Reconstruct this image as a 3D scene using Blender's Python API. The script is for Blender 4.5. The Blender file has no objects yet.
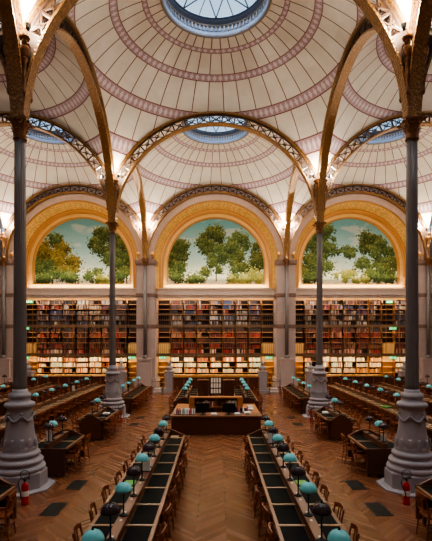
import bpy, bmesh, math, random
import numpy as np
from mathutils import Vector, Matrix, noise
PI = math.pi
R = math.radians
rnd = random.Random(7)
scn = bpy.context.scene
COL = scn.collection
sin, cos = math.sin, math.cos
YS = [1.2, 11.2, 21.2, 31.2]      # the rows of columns
ZC = 9.25                          # springing height of the arches

# ------------------------------------------------------------------ materials
class NT:
    def __init__(s, mat):
        s.t = mat.node_tree; s.n = s.t.nodes; s.l = s.t.links
    def put(s, sock, v):
        if v is None: return
        if isinstance(v, bpy.types.NodeSocket): s.l.new(v, sock)
        else:
            if isinstance(v, (tuple, list)) and len(v) == 3 and sock.type == 'RGBA': v = (*v, 1)
            sock.default_value = v
    def m(s, op, a=None, b=None, c=None, clamp=False):
        n = s.n.new('ShaderNodeMath'); n.operation = op; n.use_clamp = clamp
        s.put(n.inputs[0], a); s.put(n.inputs[1], b); s.put(n.inputs[2], c)
        return n.outputs[0]
    def mix(s, f, a, b):
        n = s.n.new('ShaderNodeMix'); n.data_type = 'RGBA'
        s.put(n.inputs[0], f); s.put(n.inputs[6], a); s.put(n.inputs[7], b)
        return n.outputs[2]
    def noise(s, vec, scale, detail=2.0, rough=0.5):
        n = s.n.new('ShaderNodeTexNoise'); s.put(n.inputs['Vector'], vec)
        n.inputs['Scale'].default_value = scale; n.inputs['Detail'].default_value = detail
        n.inputs['Roughness'].default_value = rough
        return n.outputs['Fac']
    def vor(s, vec, scale):
        n = s.n.new('ShaderNodeTexVoronoi'); s.put(n.inputs['Vector'], vec); n.inputs['Scale'].default_value = scale
        return n.outputs['Distance']
    def white(s, vec):
        n = s.n.new('ShaderNodeTexWhiteNoise'); s.put(n.inputs['Vector'], vec); return n.outputs['Value']
    def xyz(s, v):
        n = s.n.new('ShaderNodeSeparateXYZ'); s.put(n.inputs[0], v); return n.outputs
    def cmb(s, x, y, z):
        n = s.n.new('ShaderNodeCombineXYZ'); s.put(n.inputs[0], x); s.put(n.inputs[1], y); s.put(n.inputs[2], z); return n.outputs[0]
    def obj(s): return s.n.new('ShaderNodeTexCoord').outputs['Object']
    def pos(s): return s.n.new('ShaderNodeNewGeometry').outputs['Position']
    def bump(s, h, d=0.02, st=0.6):
        n = s.n.new('ShaderNodeBump'); n.inputs['Strength'].default_value = st; n.inputs['Distance'].default_value = d
        s.put(n.inputs['Height'], h); return n.outputs[0]

def lin(c):
    return tuple(((v/255.0)/12.92 if v <= 10 else (((v/255.0)+0.055)/1.055)**2.4) for v in c)

def mat(name, col, rough=0.6, metal=0.0, var=0.25, scale=6.0, bumpd=0.0, emit=None, emit_s=0.0, spec=0.5, fn=None):
    m = bpy.data.materials.new(name); m.use_nodes = True
    b = m.node_tree.nodes['Principled BSDF']; k = NT(m)
    col = lin(col)
    b.inputs['Roughness'].default_value = rough; b.inputs['Metallic'].default_value = metal
    b.inputs['Specular IOR Level'].default_value = spec
    if fn:
        c = fn(k, b, col)
        if c is not None: k.put(b.inputs['Base Color'], c)
    else:
        f = k.noise(k.obj(), scale, 4)
        dark = tuple(v*(1-var) for v in col); lite = tuple(min(1, v*(1+var)) for v in col)
        k.put(b.inputs['Base Color'], k.mix(f, dark, lite))
        if bumpd: k.put(b.inputs['Normal'], k.bump(f, bumpd))
    if emit:
        b.inputs['Emission Color'].default_value = (*lin(emit), 1); b.inputs['Emission Strength'].default_value = emit_s
    return m

def f_dome(k, b, col):
    o = k.obj(); s = k.xyz(o)
    r = k.m('SQRT', k.m('ADD', k.m('MULTIPLY', s[0], s[0]), k.m('MULTIPLY', s[1], s[1])))
    th = k.m('ARCTAN2', s[1], s[0])
    u = k.m('MULTIPLY', th, 40/(2*PI))
    fr = k.m('ABSOLUTE', k.m('SUBTRACT', k.m('FRACT', u), 0.5))
    dist = k.m('MULTIPLY', k.m('MULTIPLY', fr, r), 2*PI/40)
    line = k.m('LESS_THAN', dist, 0.022)
    pid = k.white(k.cmb(k.m('FLOOR', k.m('ADD', u, 0.5)), k.m('FLOOR', k.m('MULTIPLY', r, 0.9)), 0.0))
    n = k.noise(o, 1.3, 5, 0.6)
    c = k.mix(n, lin((188, 181, 170)), lin((230, 226, 217)))
    c = k.mix(k.m('MULTIPLY', pid, 0.30), c, lin((182, 170, 150)))
    c = k.mix(line, c, lin((96, 66, 52)))
    for (ri, w) in ((2.62, .10), (3.7, .15), (5.13, .18), (6.33, .19)):
        d = k.m('ABSOLUTE', k.m('SUBTRACT', r, ri))
        band = k.m('LESS_THAN', d, w)
        # chain of small lozenges inside the band
        cu = k.m('ABSOLUTE', k.m('SUBTRACT', k.m('FRACT', k.m('MULTIPLY', th, round(2*PI*ri/.26)/(2*PI))), 0.5))
        loz = k.m('LESS_THAN', k.m('ADD', k.m('MULTIPLY', cu, 2.0), k.m('DIVIDE', d, w)), 0.75)
        bc = k.mix(loz, lin((158, 132, 138)), lin((196, 182, 190)))
        edge = k.m('GREATER_THAN', d, w*0.82)
        bc = k.mix(edge, bc, lin((104, 60, 58)))
        c = k.mix(band, c, bc)
    inner = k.m('LESS_THAN', r, 2.08)
    c = k.mix(inner, c, lin((176, 150, 96)))
    return c

def f_floor(k, b, col):
    s = k.xyz(k.pos())
    u = k.m('MULTIPLY', k.m('ABSOLUTE', k.m('SUBTRACT', k.m('FRACT', k.m('DIVIDE', k.m('ADD', s[0], 0.4), 1.2)), 0.5)), 1.2)
    v = k.m('DIVIDE', k.m('ADD', s[1], k.m('MULTIPLY', u, 1.0)), 0.10)
    side = k.m('FLOOR', k.m('DIVIDE', k.m('ADD', s[0], 0.4), 0.6))
    idn = k.white(k.cmb(k.m('FLOOR', v), side, 3.0))
    big = k.noise(k.pos(), 0.35, 3)
    c = k.mix(idn, lin((112, 70, 46)), lin((138, 90, 60)))
    c = k.mix(k.m('MULTIPLY', big, 0.5), c, lin((104, 62, 38)))
    ln = k.m('LESS_THAN', k.m('FRACT', v), 0.07)
    sl = k.m('LESS_THAN', k.m('FRACT', k.m('DIVIDE', k.m('ADD', s[0], 0.4), 0.6)), 0.02)
    c = k.mix(k.m('MULTIPLY', k.m('MAXIMUM', ln, sl), 0.45), c, lin((60, 34, 18)))
    k.put(b.inputs['Roughness'], k.m('ADD', 0.20, k.m('MULTIPLY', idn, 0.12)))
    return c

def f_gild(k, b, col):            # raised scrollwork on gilt iron
    v = k.vor(k.pos(), 17.0); n = k.noise(k.pos(), .8, 3)
    k.put(b.inputs['Normal'], k.bump(v, 0.03, 0.8))
    c = k.mix(k.m('MULTIPLY', v, 1.1, clamp=True), tuple(x*0.5 for x in col), tuple(x*1.15 for x in col))
    return k.mix(k.m('MULTIPLY', n, .5), c, lin((84, 56, 38)))

def f_coffer(k, b, col):          # gilded foliage panels on the arch soffit
    o = k.obj(); s = k.xyz(o)
    ang = k.m('ARCTAN2', s[2], s[0])
    cell = k.m('FRACT', k.m('MULTIPLY', ang, 17/PI))
    edge = k.m('GREATER_THAN', k.m('ABSOLUTE', k.m('SUBTRACT', cell, 0.5)), 0.43)
    n = k.vor(o, 7.5)
    c = k.mix(k.m('LESS_THAN', n, 0.38), tuple(x*0.62 for x in col), col)
    c = k.mix(edge, c, lin((214, 158, 84)))
    k.put(b.inputs['Normal'], k.bump(n, 0.03, 0.7))
    return c

def f_stone(k, b, col):
    o = k.pos(); s = k.xyz(o)
    n = k.noise(o, 1.6, 5, 0.6)
    j = k.m('LESS_THAN', k.m('FRACT', k.m('DIVIDE', s[2], 0.62)), 0.018)
    c = k.mix(n, tuple(v*0.85 for v in col), tuple(min(1, v*1.1) for v in col))
    return k.mix(k.m('MULTIPLY', j, 0.45), c, tuple(v*0.5 for v in col))

def f_attr(k, b, col):
    a = k.n.new('ShaderNodeAttribute'); a.attribute_name = 'Col'
    return a.outputs['Color']

def f_book(k, b, col):
    a = k.n.new('ShaderNodeObjectInfo'); s = k.xyz(k.obj())
    band = k.m('LESS_THAN', k.m('ABSOLUTE', k.m('SUBTRACT', s[2], 0.23)), 0.014)
    return k.mix(k.m('MULTIPLY', band, 0.5), a.outputs['Color'], lin((200, 160, 90)))

def f_wood(dark, lite, sc=3.0):
    def f(k, b, col):
        s = k.xyz(k.obj())
        v = k.cmb(k.m('MULTIPLY', s[0], 3.0), k.m('MULTIPLY', s[1], 0.5), k.m('MULTIPLY', s[2], 3.0))
        n = k.noise(v, sc, 6, 0.65)
        return k.mix(n, lin(dark), lin(lite))
    return f

M = dict(
    dome=mat('cream faience panels', (220, 210, 190), .55, fn=f_dome),
    floor=mat('parquet', (140, 90, 50), .3, fn=f_floor),
    iron=mat('bronze painted iron', (104, 74, 46), .5, .35, .35, 5),
    ironb=mat('dark bronze iron', (70, 50, 38), .55, .1, .35, 5),
    gild=mat('gilt iron', (160, 118, 64), .42, .3, fn=f_gild),
    gold=mat('gilding', (206, 154, 76), .4, .5, .25, 8),
    shaft=mat('grey painted iron shaft', (112, 106, 104), .45, .1, .12, 4),
    stonep=mat('lilac grey pedestal paint', (150, 143, 147), .6, 0, .14, 5),
    capital=mat('gilt brown capital', (122, 84, 52), .45, .4, .5, 14, .02),
    stone=mat('pinkish stone', (176, 158, 152), .8, fn=f_stone),
    stoneband=mat('brown stone band', (122, 98, 88), .8, 0, .2, 6),
    archst=mat('pink archivolt plaster', (196, 172, 158), .75, 0, .15, 3),
    coffer=mat('gilded coffering', (228, 182, 98), .5, .1, fn=f_coffer),
    ochre=mat('ochre gilt border', (234, 194, 120), .5, .0, .10, 4),
    ochre3=mat('deep ochre border', (216, 160, 88), .5, 0, .15, 4),
    ochre2=mat('warm gilt moulding', (190, 138, 72), .45, .2, .2, 6),
    mural=mat('painted mural', (90, 120, 100), .8, fn=f_attr, spec=.2),
    cornice=mat('cornice', (206, 186, 174), .7, 0, .12, 4),
    shelf=mat('shelving wood', (142, 94, 54), .5, fn=f_wood((140, 92, 54), (190, 138, 86))),
    shelfback=mat('dark shelf back', (50, 30, 22), .7, 0, .3, 3),
    shelflit=mat('shelf wood with painted glow', (206, 160, 92), .5, fn=f_wood((206, 156, 88), (240, 200, 130))),  # shelf wood made lighter, painting in the amber lamp glow
    rail=mat('dark railing iron', (104, 98, 98), .45, .5, .1, 5),
    walk=mat('gallery edge', (120, 92, 64), .5, .1, .2, 5),
    wood=mat('dark red wood', (84, 46, 28), .42, fn=f_wood((58, 29, 18), (104, 58, 34))),
    woodm=mat('brown table wood', (126, 84, 54), .38, fn=f_wood((100, 64, 42), (150, 104, 70))),
    woodr=mat('reddish ridge wood', (108, 68, 46), .38, fn=f_wood((84, 50, 34), (126, 82, 56))),
    woodp=mat('pale divider wood', (172, 138, 100), .4, fn=f_wood((150, 118, 84), (190, 158, 120))),
    woodl=mat('light desk wood', (176, 112, 60), .4, fn=f_wood((150, 92, 48), (198, 132, 74))),
    chair=mat('red brown chair wood', (132, 72, 42), .35, fn=f_wood((98, 50, 28), (158, 90, 54))),
    leather=mat('dark green leather', (13, 15, 13), .75, 0, .3, 7, spec=.1),
    leathersheen=mat('leather with painted reflections', (128, 108, 86), .24, 0, .3, 7),  # lightened base colour paints in reflections from the bright shelves
    teal=mat('turquoise glass', (112, 196, 200), .16, 0, .12, 8),
    darkg=mat('dark violet glass', (58, 42, 46), .14, .2, .3, 8),
    black=mat('black metal', (26, 24, 24), .4, .3, .2, 8),
    brass=mat('brass', (150, 110, 60), .35, .8, .2, 8),
    white=mat('white paper', (225, 222, 214), .7, 0, .06, 6),
    red=mat('red enamel', (176, 26, 26), .3, 0, .1, 5),
    hose=mat('black hose', (22, 22, 24), .5, 0, .1, 5),
    grille=mat('floor grille', (44, 42, 36), .5, .4, .25, 40),
    screen=mat('black screen', (14, 15, 18), .25, 0, .1, 3),
    green=mat('green sign', (40, 170, 90), .5, 0, .05, 3, emit=(60, 210, 120), emit_s=.7),
    signw=mat('white pictogram', (235, 245, 235), .5, 0, .02, 3, emit=(230, 255, 235), emit_s=.8),
    books=mat('book spines', (120, 60, 40), .65, fn=f_attr, spec=.25),
    book=mat('book cover', (120, 60, 40), .65, fn=f_book, spec=.25),
    pages=mat('book pages', (214, 204, 178), .8, 0, .1, 10),
    drum=mat('blue grey oculus drum', (64, 76, 98), .5, .1, .3, 14),
    glazbar=mat('dark glazing iron', (40, 58, 78), .5, .2, .1, 4),
    lens=mat('lit lamp face', (255, 240, 210), .5, 0, .02, 3, emit=(255, 222, 170), emit_s=6),
    pink=mat('pink folder', (196, 92, 110), .6, 0, .1, 6),
    gcloth=mat('green folder', (92, 160, 66), .6, 0, .1, 6),
    fabric=mat('black upholstery', (24, 24, 27), .8, 0, .2, 20),
)
# clear pane of the oculi
gm = bpy.data.materials.new('oculus glass'); gm.use_nodes = True
k = NT(gm); k.n.remove(k.n['Principled BSDF'])
tr = k.n.new('ShaderNodeBsdfTransparent'); gl = k.n.new('ShaderNodeBsdfGlossy'); mx = k.n.new('ShaderNodeMixShader')
gl.inputs['Roughness'].default_value = .05
k.put(tr.inputs[0], k.mix(k.noise(k.obj(), 1.1, 3), (.72, .88, 1, 1), (.92, .98, 1, 1))); mx.inputs[0].default_value = .06
k.l.new(tr.outputs[0], mx.inputs[1]); k.l.new(gl.outputs[0], mx.inputs[2])
k.l.new(mx.outputs[0], k.n['Material Output'].inputs[0]); M['glass'] = gm

# ------------------------------------------------------------------ mesh helpers
class MB:
    def __init__(s): s.v = []; s.f = []; s.c = []; s.mi = []; s.sm = []; s.cc = None; s.mm = 0; s.smooth = False
    def add(s, vs, fs):
        o = len(s.v); s.v += [tuple(p) for p in vs]
        for f in fs:
            s.f.append([i+o for i in f]); s.mi.append(s.mm); s.sm.append(s.smooth)
            if s.cc: s.c.append(s.cc)
        return s
    def box(s, x0, x1, y0, y1, z0, z1):
        return s.add([(x0,y0,z0),(x1,y0,z0),(x1,y1,z0),(x0,y1,z0),(x0,y0,z1),(x1,y0,z1),(x1,y1,z1),(x0,y1,z1)],
            [(0,3,2,1),(4,5,6,7),(0,1,5,4),(1,2,6,5),(2,3,7,6),(3,0,4,7)])
    def frus(s, cx, cy, z0, z1, a0, b0, a1, b1):
        vs = [(cx+i*a0, cy+j*b0, z0) for i, j in ((-1,-1),(1,-1),(1,1),(-1,1))]+[(cx+i*a1, cy+j*b1, z1) for i, j in ((-1,-1),(1,-1),(1,1),(-1,1))]
        return s.add(vs, [(0,3,2,1),(4,5,6,7),(0,1,5,4),(1,2,6,5),(2,3,7,6),(3,0,4,7)])
    def bar(s, p, q, w, h=None, up=(0,0,1)):
        p = Vector(p); q = Vector(q); d = (q-p).normalized(); h = h or w
        u = Vector(up)
        if abs(d.dot(u)) > .98: u = Vector((0,1,0)) if abs(d.y) < .9 else Vector((1,0,0))
        a = d.cross(u).normalized()*w/2; b = a.cross(d).normalized()*h/2
        vs = [p-a-b, p+a-b, p+a+b, p-a+b, q-a-b, q+a-b, q+a+b, q-a+b]
        return s.add(vs, [(0,3,2,1),(4,5,6,7),(0,1,5,4),(1,2,6,5),(2,3,7,6),(3,0,4,7)])
    def tube(s, pts, rad, n=8, closed=False):
        pts = [Vector(p) for p in pts]; N = len(pts); vs = []; fs = []
        rads = rad if isinstance(rad, (list, tuple)) else [rad]*N
        prev = None
        for i, p in enumerate(pts):
            a = pts[(i-1) % N] if (closed or i > 0) else p
            b_ = pts[(i+1) % N] if (closed or i < N-1) else p
            d = (b_-a).normalized()
            if prev is None:
                u = Vector((0,0,1)) if abs(d.z) < .9 else Vector((1,0,0))
                e = d.cross(u).normalized()
            else:
                e = (prev-d*prev.dot(d)).normalized()
            prev = e; g = d.cross(e)
            for j in range(n):
                t = 2*PI*j/n
                vs.append(p+(e*cos(t)+g*sin(t))*rads[i])
        M_ = N if closed else N-1
        for i in range(M_):
            for j in range(n):
                a = i*n+j; b_ = i*n+(j+1) % n; c = ((i+1) % N)*n+(j+1) % n; d = ((i+1) % N)*n+j
                fs.append((a, b_, c, d))
        if not closed:
            fs.append(tuple(range(n))[::-1]); fs.append(tuple((N-1)*n+j for j in range(n)))
        return s.add(vs, fs)
    def lathe(s, prof, cx=0, cy=0, n=24, flute=0, fl_n=0, rot=0, cap=True):
        vs = []; fs = []
        for (r, z) in prof:
            for j in range(n):
                t = 2*PI*j/n+rot; rr = r
                if flute: rr = r-flute*abs(sin(t*fl_n/2))*r
                vs.append((cx+rr*cos(t), cy+rr*sin(t), z))
        for i in range(len(prof)-1):
            for j in range(n):
                fs.append((i*n+j, i*n+(j+1) % n, (i+1)*n+(j+1) % n, (i+1)*n+j))
        if cap:
            fs.append(tuple(range(n))[::-1]); fs.append(tuple((len(prof)-1)*n+j for j in range(n)))
        return s.add(vs, fs)
    def ball(s, c, r, n=10, m=7, sc=(1,1,1)):
        prof = []
        vs = []; fs = []
        for i in range(m+1):
            ph = PI*i/m
            for j in range(n):
                t = 2*PI*j/n
                vs.append((c[0]+sc[0]*r*sin(ph)*cos(t), c[1]+sc[1]*r*sin(ph)*sin(t), c[2]-sc[2]*r*cos(ph)))
        for i in range(m):
            for j in range(n): fs.append((i*n+j, i*n+(j+1) % n, (i+1)*n+(j+1) % n, (i+1)*n+j))
        return s.add(vs, fs)
    def prism(s, poly, a0, a1, plane='xz'):
        # extrude a polygon: plane xz along y, plane yz along x, xy along z
        def P(u, v, w): return {'xz': (u, w, v), 'yz': (w, u, v), 'xy': (u, v, w)}[plane]
        n = len(poly)
        vs = [P(u, v, a0) for u, v in poly]+[P(u, v, a1) for u, v in poly]
        fs = [tuple(range(n))[::-1], tuple(range(n, 2*n))]+[(i, (i+1) % n, n+(i+1) % n, n+i) for i in range(n)]
        return s.add(vs, fs)
    def build(s, name, mats, parent=None, loc=None, bevel=0):
        me = bpy.data.meshes.new(name); me.from_pydata(s.v, [], s.f)
        if not isinstance(mats, (list, tuple)): mats = [mats]
        for m_ in mats: me.materials.append(m_)
        me.polygons.foreach_set('material_index', s.mi)
        me.polygons.foreach_set('use_smooth', s.sm)
        if s.c and len(s.c) == len(s.f):
            at = me.color_attributes.new('Col', 'FLOAT_COLOR', 'CORNER')
            cols = []
            for f, c in zip(s.f, s.c): cols += list((*c, 1))*len(f)
            at.data.foreach_set('color', cols)
        bm = bmesh.new(); bm.from_mesh(me); bmesh.ops.recalc_face_normals(bm, faces=bm.faces); bm.to_mesh(me); bm.free()
        o = bpy.data.objects.new(name, me); COL.objects.link(o)
        if parent: o.parent = parent
        if loc: o.location = loc
        if bevel:
            b = o.modifiers.new('bevel', 'BEVEL'); b.width = bevel; b.segments = 2; b.limit_method = 'ANGLE'
        return o

def tag(o, label=None, cat=None, group=None, kind=None):
    if label: o['label'] = label
    if cat: o['category'] = cat
    if group: o['group'] = group
    if kind: o['kind'] = kind
    return o
def empty(name, loc=(0,0,0), rz=0, label=None, cat=None, group=None):
    o = bpy.data.objects.new(name, None); COL.objects.link(o); o.location = loc; o.rotation_euler = (0,0,rz)
    o.empty_display_size = .2
    return tag(o, label, cat, group)
KIDS = {}
def kids(o):
    return [c for c in bpy.data.objects if c.parent == o]
def copy_tree(o, loc, rz=0, label=None, group=None):
    if o.name not in KIDS: KIDS[o.name] = [(c, kids(c)) for c in kids(o)]
    c = o.copy(); COL.objects.link(c); c.location = loc; c.rotation_euler = (0,0,rz)
    if label: c['label'] = label
    if group: c['group'] = group
    for ch, gs in KIDS[o.name]:
        d = ch.copy(); COL.objects.link(d); d.parent = c
        for g in gs:
            e = g.copy(); COL.objects.link(e); e.parent = d
    return c
class Proto:
    """first use moves the original, later uses copy it"""
    def __init__(s, root): s.root = root; s.used = False
    def put(s, loc, rz=0, label=None, group=None):
        if not s.used:
            s.used = True; o = s.root; KIDS[o.name] = [(c, kids(c)) for c in kids(o)]
            o.location = loc; o.rotation_euler = (0,0,rz)
            tag(o, label, None, group); return o
        return copy_tree(s.root, loc, rz, label, group)
ORD = ['first','second','third','fourth','fifth','sixth','seventh','eighth','ninth','tenth','eleventh','twelfth',
       'thirteenth','fourteenth','fifteenth','sixteenth','seventeenth','eighteenth','nineteenth','twentieth']
def struct(o): o['kind'] = 'structure'; return o

# ------------------------------------------------------------------ shell
b = MB(); b.box(-15.8, 15.8, -2.0, 33.8, -.3, 0); struct(b.build('floor', M['floor']))
for s_, nm in ((-1, 'wall_left'), (1, 'wall_right')):
    b = MB(); b.box(min(s_*15.3, s_*15.8), max(s_*15.3, s_*15.8), -2.0, 31.4, 0, 17.4)
    o = struct(b.build(nm, M['stone']))
    for yc in (6.2, 16.2, 26.2):      # blind arches of the side walls
        a = MB(); N = 24
        poly = [(yc+4.5*cos(PI*i/N), ZC+4.5*sin(PI*i/N)) for i in range(N+1)]+[(yc+4.2*cos(PI*i/N), ZC+4.2*sin(PI*i/N)) for i in range(N, -1, -1)]
        for i in range(N):
            q = [poly[i], poly[i+1], poly[2*N-i], poly[2*N+1-i]]
            a.prism(q, s_*15.12, s_*15.32, 'yz')
        struct(a.build('trim_%d' % (4 if s_ < 0 else 5), M['archst']))
b = MB(); b.box(-15.8, 15.8, -2.3, -2.0, 0, 17.4); struct(b.build('wall_front', M['stone']))
b = MB(); b.box(-15.8, 15.8, -2.0, 1.2, 14.6, 14.8); struct(b.build('ceiling', M['archst']))

# sail domes with an oculus each
RD = math.sqrt(25+5.35**2)
def dome_mesh():
    b = MB(); b.smooth = True; NA = 160; NR = 26; vs = []
    for i in range(NR+1):
        for j in range(NA):
            t = 2*PI*j/NA; rm = 5.0/max(abs(cos(t)), abs(sin(t)))
            r = 1.95+(rm-1.95)*i/NR
            vs.append((r*cos(t), r*sin(t), math.sqrt(max(0, RD*RD-r*r))))
    fs = [(i*NA+j, i*NA+(j+1) % NA, (i+1)*NA+(j+1) % NA, (i+1)*NA+j) for i in range(NR) for j in range(NA)]
    b.add(vs, fs); return b
zo = math.sqrt(RD*RD-1.95**2)      # height of the oculus above the springing
domes = []
first = None
cnt = 0
for row in range(3):
    for cx in (0, -10, 10):
        loc = (cx, YS[row]+5, ZC); cnt += 1
        if first is None:
            first = struct(dome_mesh().build('ceiling', M['dome'])); first.location = loc
            w = MB(); w.smooth = True     # window: drum, moulding ring, glazing bars, pane
            w.lathe([(1.95, zo-.03), (1.93, zo+.12), (1.98, zo+.14), (1.98, zo+.5), (1.84, zo+.52), (1.84, zo+.62), (2.1, zo+.62), (2.1, zo-.03)], n=72, cap=False)
            win = struct(w.build('window_1', M['drum'])); win.location = loc
            g = MB(); 
            for k_ in range(72):
                t = 2*PI*k_/72; g.bar((1.95*cos(t), 1.95*sin(t), zo+.17), (1.95*cos(t), 1.95*sin(t), zo+.36), .05)
            g.tube([(1.95*cos(2*PI*i/72), 1.95*sin(2*PI*i/72), zo+.4) for i in range(72)], .03, 6, True)
            g.tube([(2.0*cos(2*PI*i/72), 2.0*sin(2*PI*i/72), zo-.03) for i in range(72)], .06, 6, True)
            g.build('drum_ornament', M['shaft'], win)
            g = MB()
            zz = zo+.6
            def hz(r): return zz+.28*(1-(r/1.9)**2)
            for rr, tk in ((1.84, .05), (.95, .022)):
                g.tube([(rr*cos(2*PI*i/48), rr*sin(2*PI*i/48), hz(rr)) for i in range(48)], tk, 6, True)
            for k_ in range(8):
                t = 2*PI*k_/8+PI/8
                g.tube([(r*cos(t), r*sin(t), hz(r)) for r in (.0, .5, 1.0, 1.5, 1.85)], .02, 5)
                # curved star bars
                a0 = 2*PI*k_/8; 
                p0 = Vector((1.84*cos(a0), 1.84*sin(a0), 0)); p1 = Vector((1.84*cos(a0+PI*.75), 1.84*sin(a0+PI*.75), 0))
                pts = []
                for i in range(9):
                    q = p0.lerp(p1, i/8); q += -q.normalized()*.16*sin(PI*i/8) if q.length > .01 else Vector()
                    pts.append((q.x, q.y, hz(q.length)+.01))
                g.tube(pts, .026, 5)
            g.build('glazing_bars', M['glazbar'], win)
            g = MB(); g.smooth = True
            g.lathe([(1.9, hz(1.9)+.04), (1.4, hz(1.4)+.04), (.9, hz(.9)+.04), (.4, hz(.4)+.04), (.02, hz(0)+.04)], n=48, cap=False)
            g.build('glass_pane', M['glass'], win)
        else:
            d = first.copy(); COL.objects.link(d); d.location = loc
            w2 = copy_tree(win, loc); w2.name = 'window_%d' % cnt

# ------------------------------------------------------------------ iron arches
def seg_arc(b, r0, r1, y0, y1, a0, a1, n, clip=None):
    """solid curved band in the xz plane around the origin"""
    def P(r, a):
        x, z = r*cos(a), r*sin(a)
        if clip is not None and abs(x) > clip: x = math.copysign(clip, x)
        return x, z
    vs = []
    for i in range(n+1):
        a = a0+(a1-a0)*i/n
        x0, z0 = P(r0, a); x1, z1 = P(r1, a)
        vs += [(x0,y0,z0),(x1,y0,z1),(x1,y1,z1),(x0,y1,z0)]
    fs = []
    for i in range(n):
        o = i*4
        for j in range(4): fs.append((o+j, o+(j+1) % 4, o+4+(j+1) % 4, o+4+j))
    fs += [(3,2,1,0), (n*4, n*4+1, n*4+2, n*4+3)]
    b.add(vs, fs)
def make_arch():
    root = empty('lattice_arch')
    b = MB(); b.smooth = False; seg_arc(b, 4.84, 4.90, -.17, .17, 0, PI, 72); b.build('lower_chord', M['gild'], root)
    b = MB(); a0 = math.acos(4.93/5.40)
    seg_arc(b, 5.34, 5.42, -.17, .17, a0, PI-a0, 60); b.build('upper_chord', M['gild'], root)
    b = MB()
    seg_arc(b, 4.90, 4.94, -.05, .05, a0, PI-a0, 60); seg_arc(b, 5.29, 5.34, -.05, .05, a0, PI-a0, 60)
    N = 19; st = R(26); da = (PI-2*st)/N
    def P(r, a, y=0): return (r*cos(a), y, r*sin(a))
    for i in range(N+1):
        a = st+i*da; b.bar(P(4.92, a), P(5.32, a), .06, .09, (0,1,0))
        if i < N:
            b.bar(P(4.93, a), P(5.31, a+da), .035, .05, (0,1,0)); b.bar(P(4.93, a+da), P(5.31, a), .035, .05, (0,1,0))
            am = a+da/2; c = P(5.12, am)
            b.tube([(c[0]+.075*cos(t), 0, c[2]+.075*sin(t)) for t in [2*PI*q/10 for q in range(10)]], .018, 5, True)
    b.build('lattice', M['ironb'], root)
    for s_ in (0, 1):
        b = MB()
        aa, bb = (0, st) if s_ == 0 else (PI-st, PI)
        n = 12; vs = []
        for i in range(n+1):
            a = aa+(bb-aa)*i/n
            x0, z0 = 4.88*cos(a), 4.88*sin(a)
            x1 = math.copysign(4.93, cos(a)); z1 = 4.93*math.tan(a) if s_ == 0 else 4.93*math.tan(PI-a)
            z1 = min(z1, 5.36*sin(a)+.2)
            vs += [(x0,-.04,z0),(x1,-.04,z1),(x1,.04,z1),(x0,.04,z0)]
        fs = [(i*4+j, i*4+(j+1) % 4, i*4+4+(j+1) % 4, i*4+4+j) for i in range(n) for j in range(4)]
        b.add(vs, fs)
        b.build('spandrel_plate', M['ironb'], root)
    return root
tag(make_arch_root := make_arch(), None, 'arch')
AR = Proto(make_arch_root)
rown = ['nearest', 'second', 'far']
for i, (y, w) in enumerate(((YS[1], 'near columns'), (YS[2], 'middle columns'), (YS[3], 'mural wall'))):
    for cx, sd in ((0, 'centre'), (-10, 'left'), (10, 'right')):
        yy = y if i < 2 else y-.1
        lab = {0: {'centre': 'gilt openwork iron arch spanning the aisle between the two near columns',
                   'left': 'openwork iron arch springing left from the near left column',
                   'right': 'openwork iron arch springing right from the near right column'},
               1: {'centre': 'large openwork iron arch across the aisle between the two slender middle columns',
                   'left': 'openwork iron arch springing left from the middle left column',
                   'right': 'openwork iron arch springing right from the middle right column'},
               2: {'centre': 'openwork iron arch framing the central tree mural',
                   'left': 'openwork iron arch framing the left tree mural',
                   'right': 'openwork iron arch framing the right tree mural'}}[i][sd]
        AR.put((cx, yy, ZC), 0, lab, 'cross arches')
for cx, sd in ((-5, 'left'), (5, 'right')):
    for r_ in range(3):
        lab = ['gilt iron arch running forward overhead from the near %s column',
               'gilt iron arch running from the near %s column back to the middle one',
               'slim gilt arch running from the middle %s column to the mural wall'][r_] % sd
        AR.put((cx, YS[r_]+5, ZC), PI/2, lab, 'arches along the hall')

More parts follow.
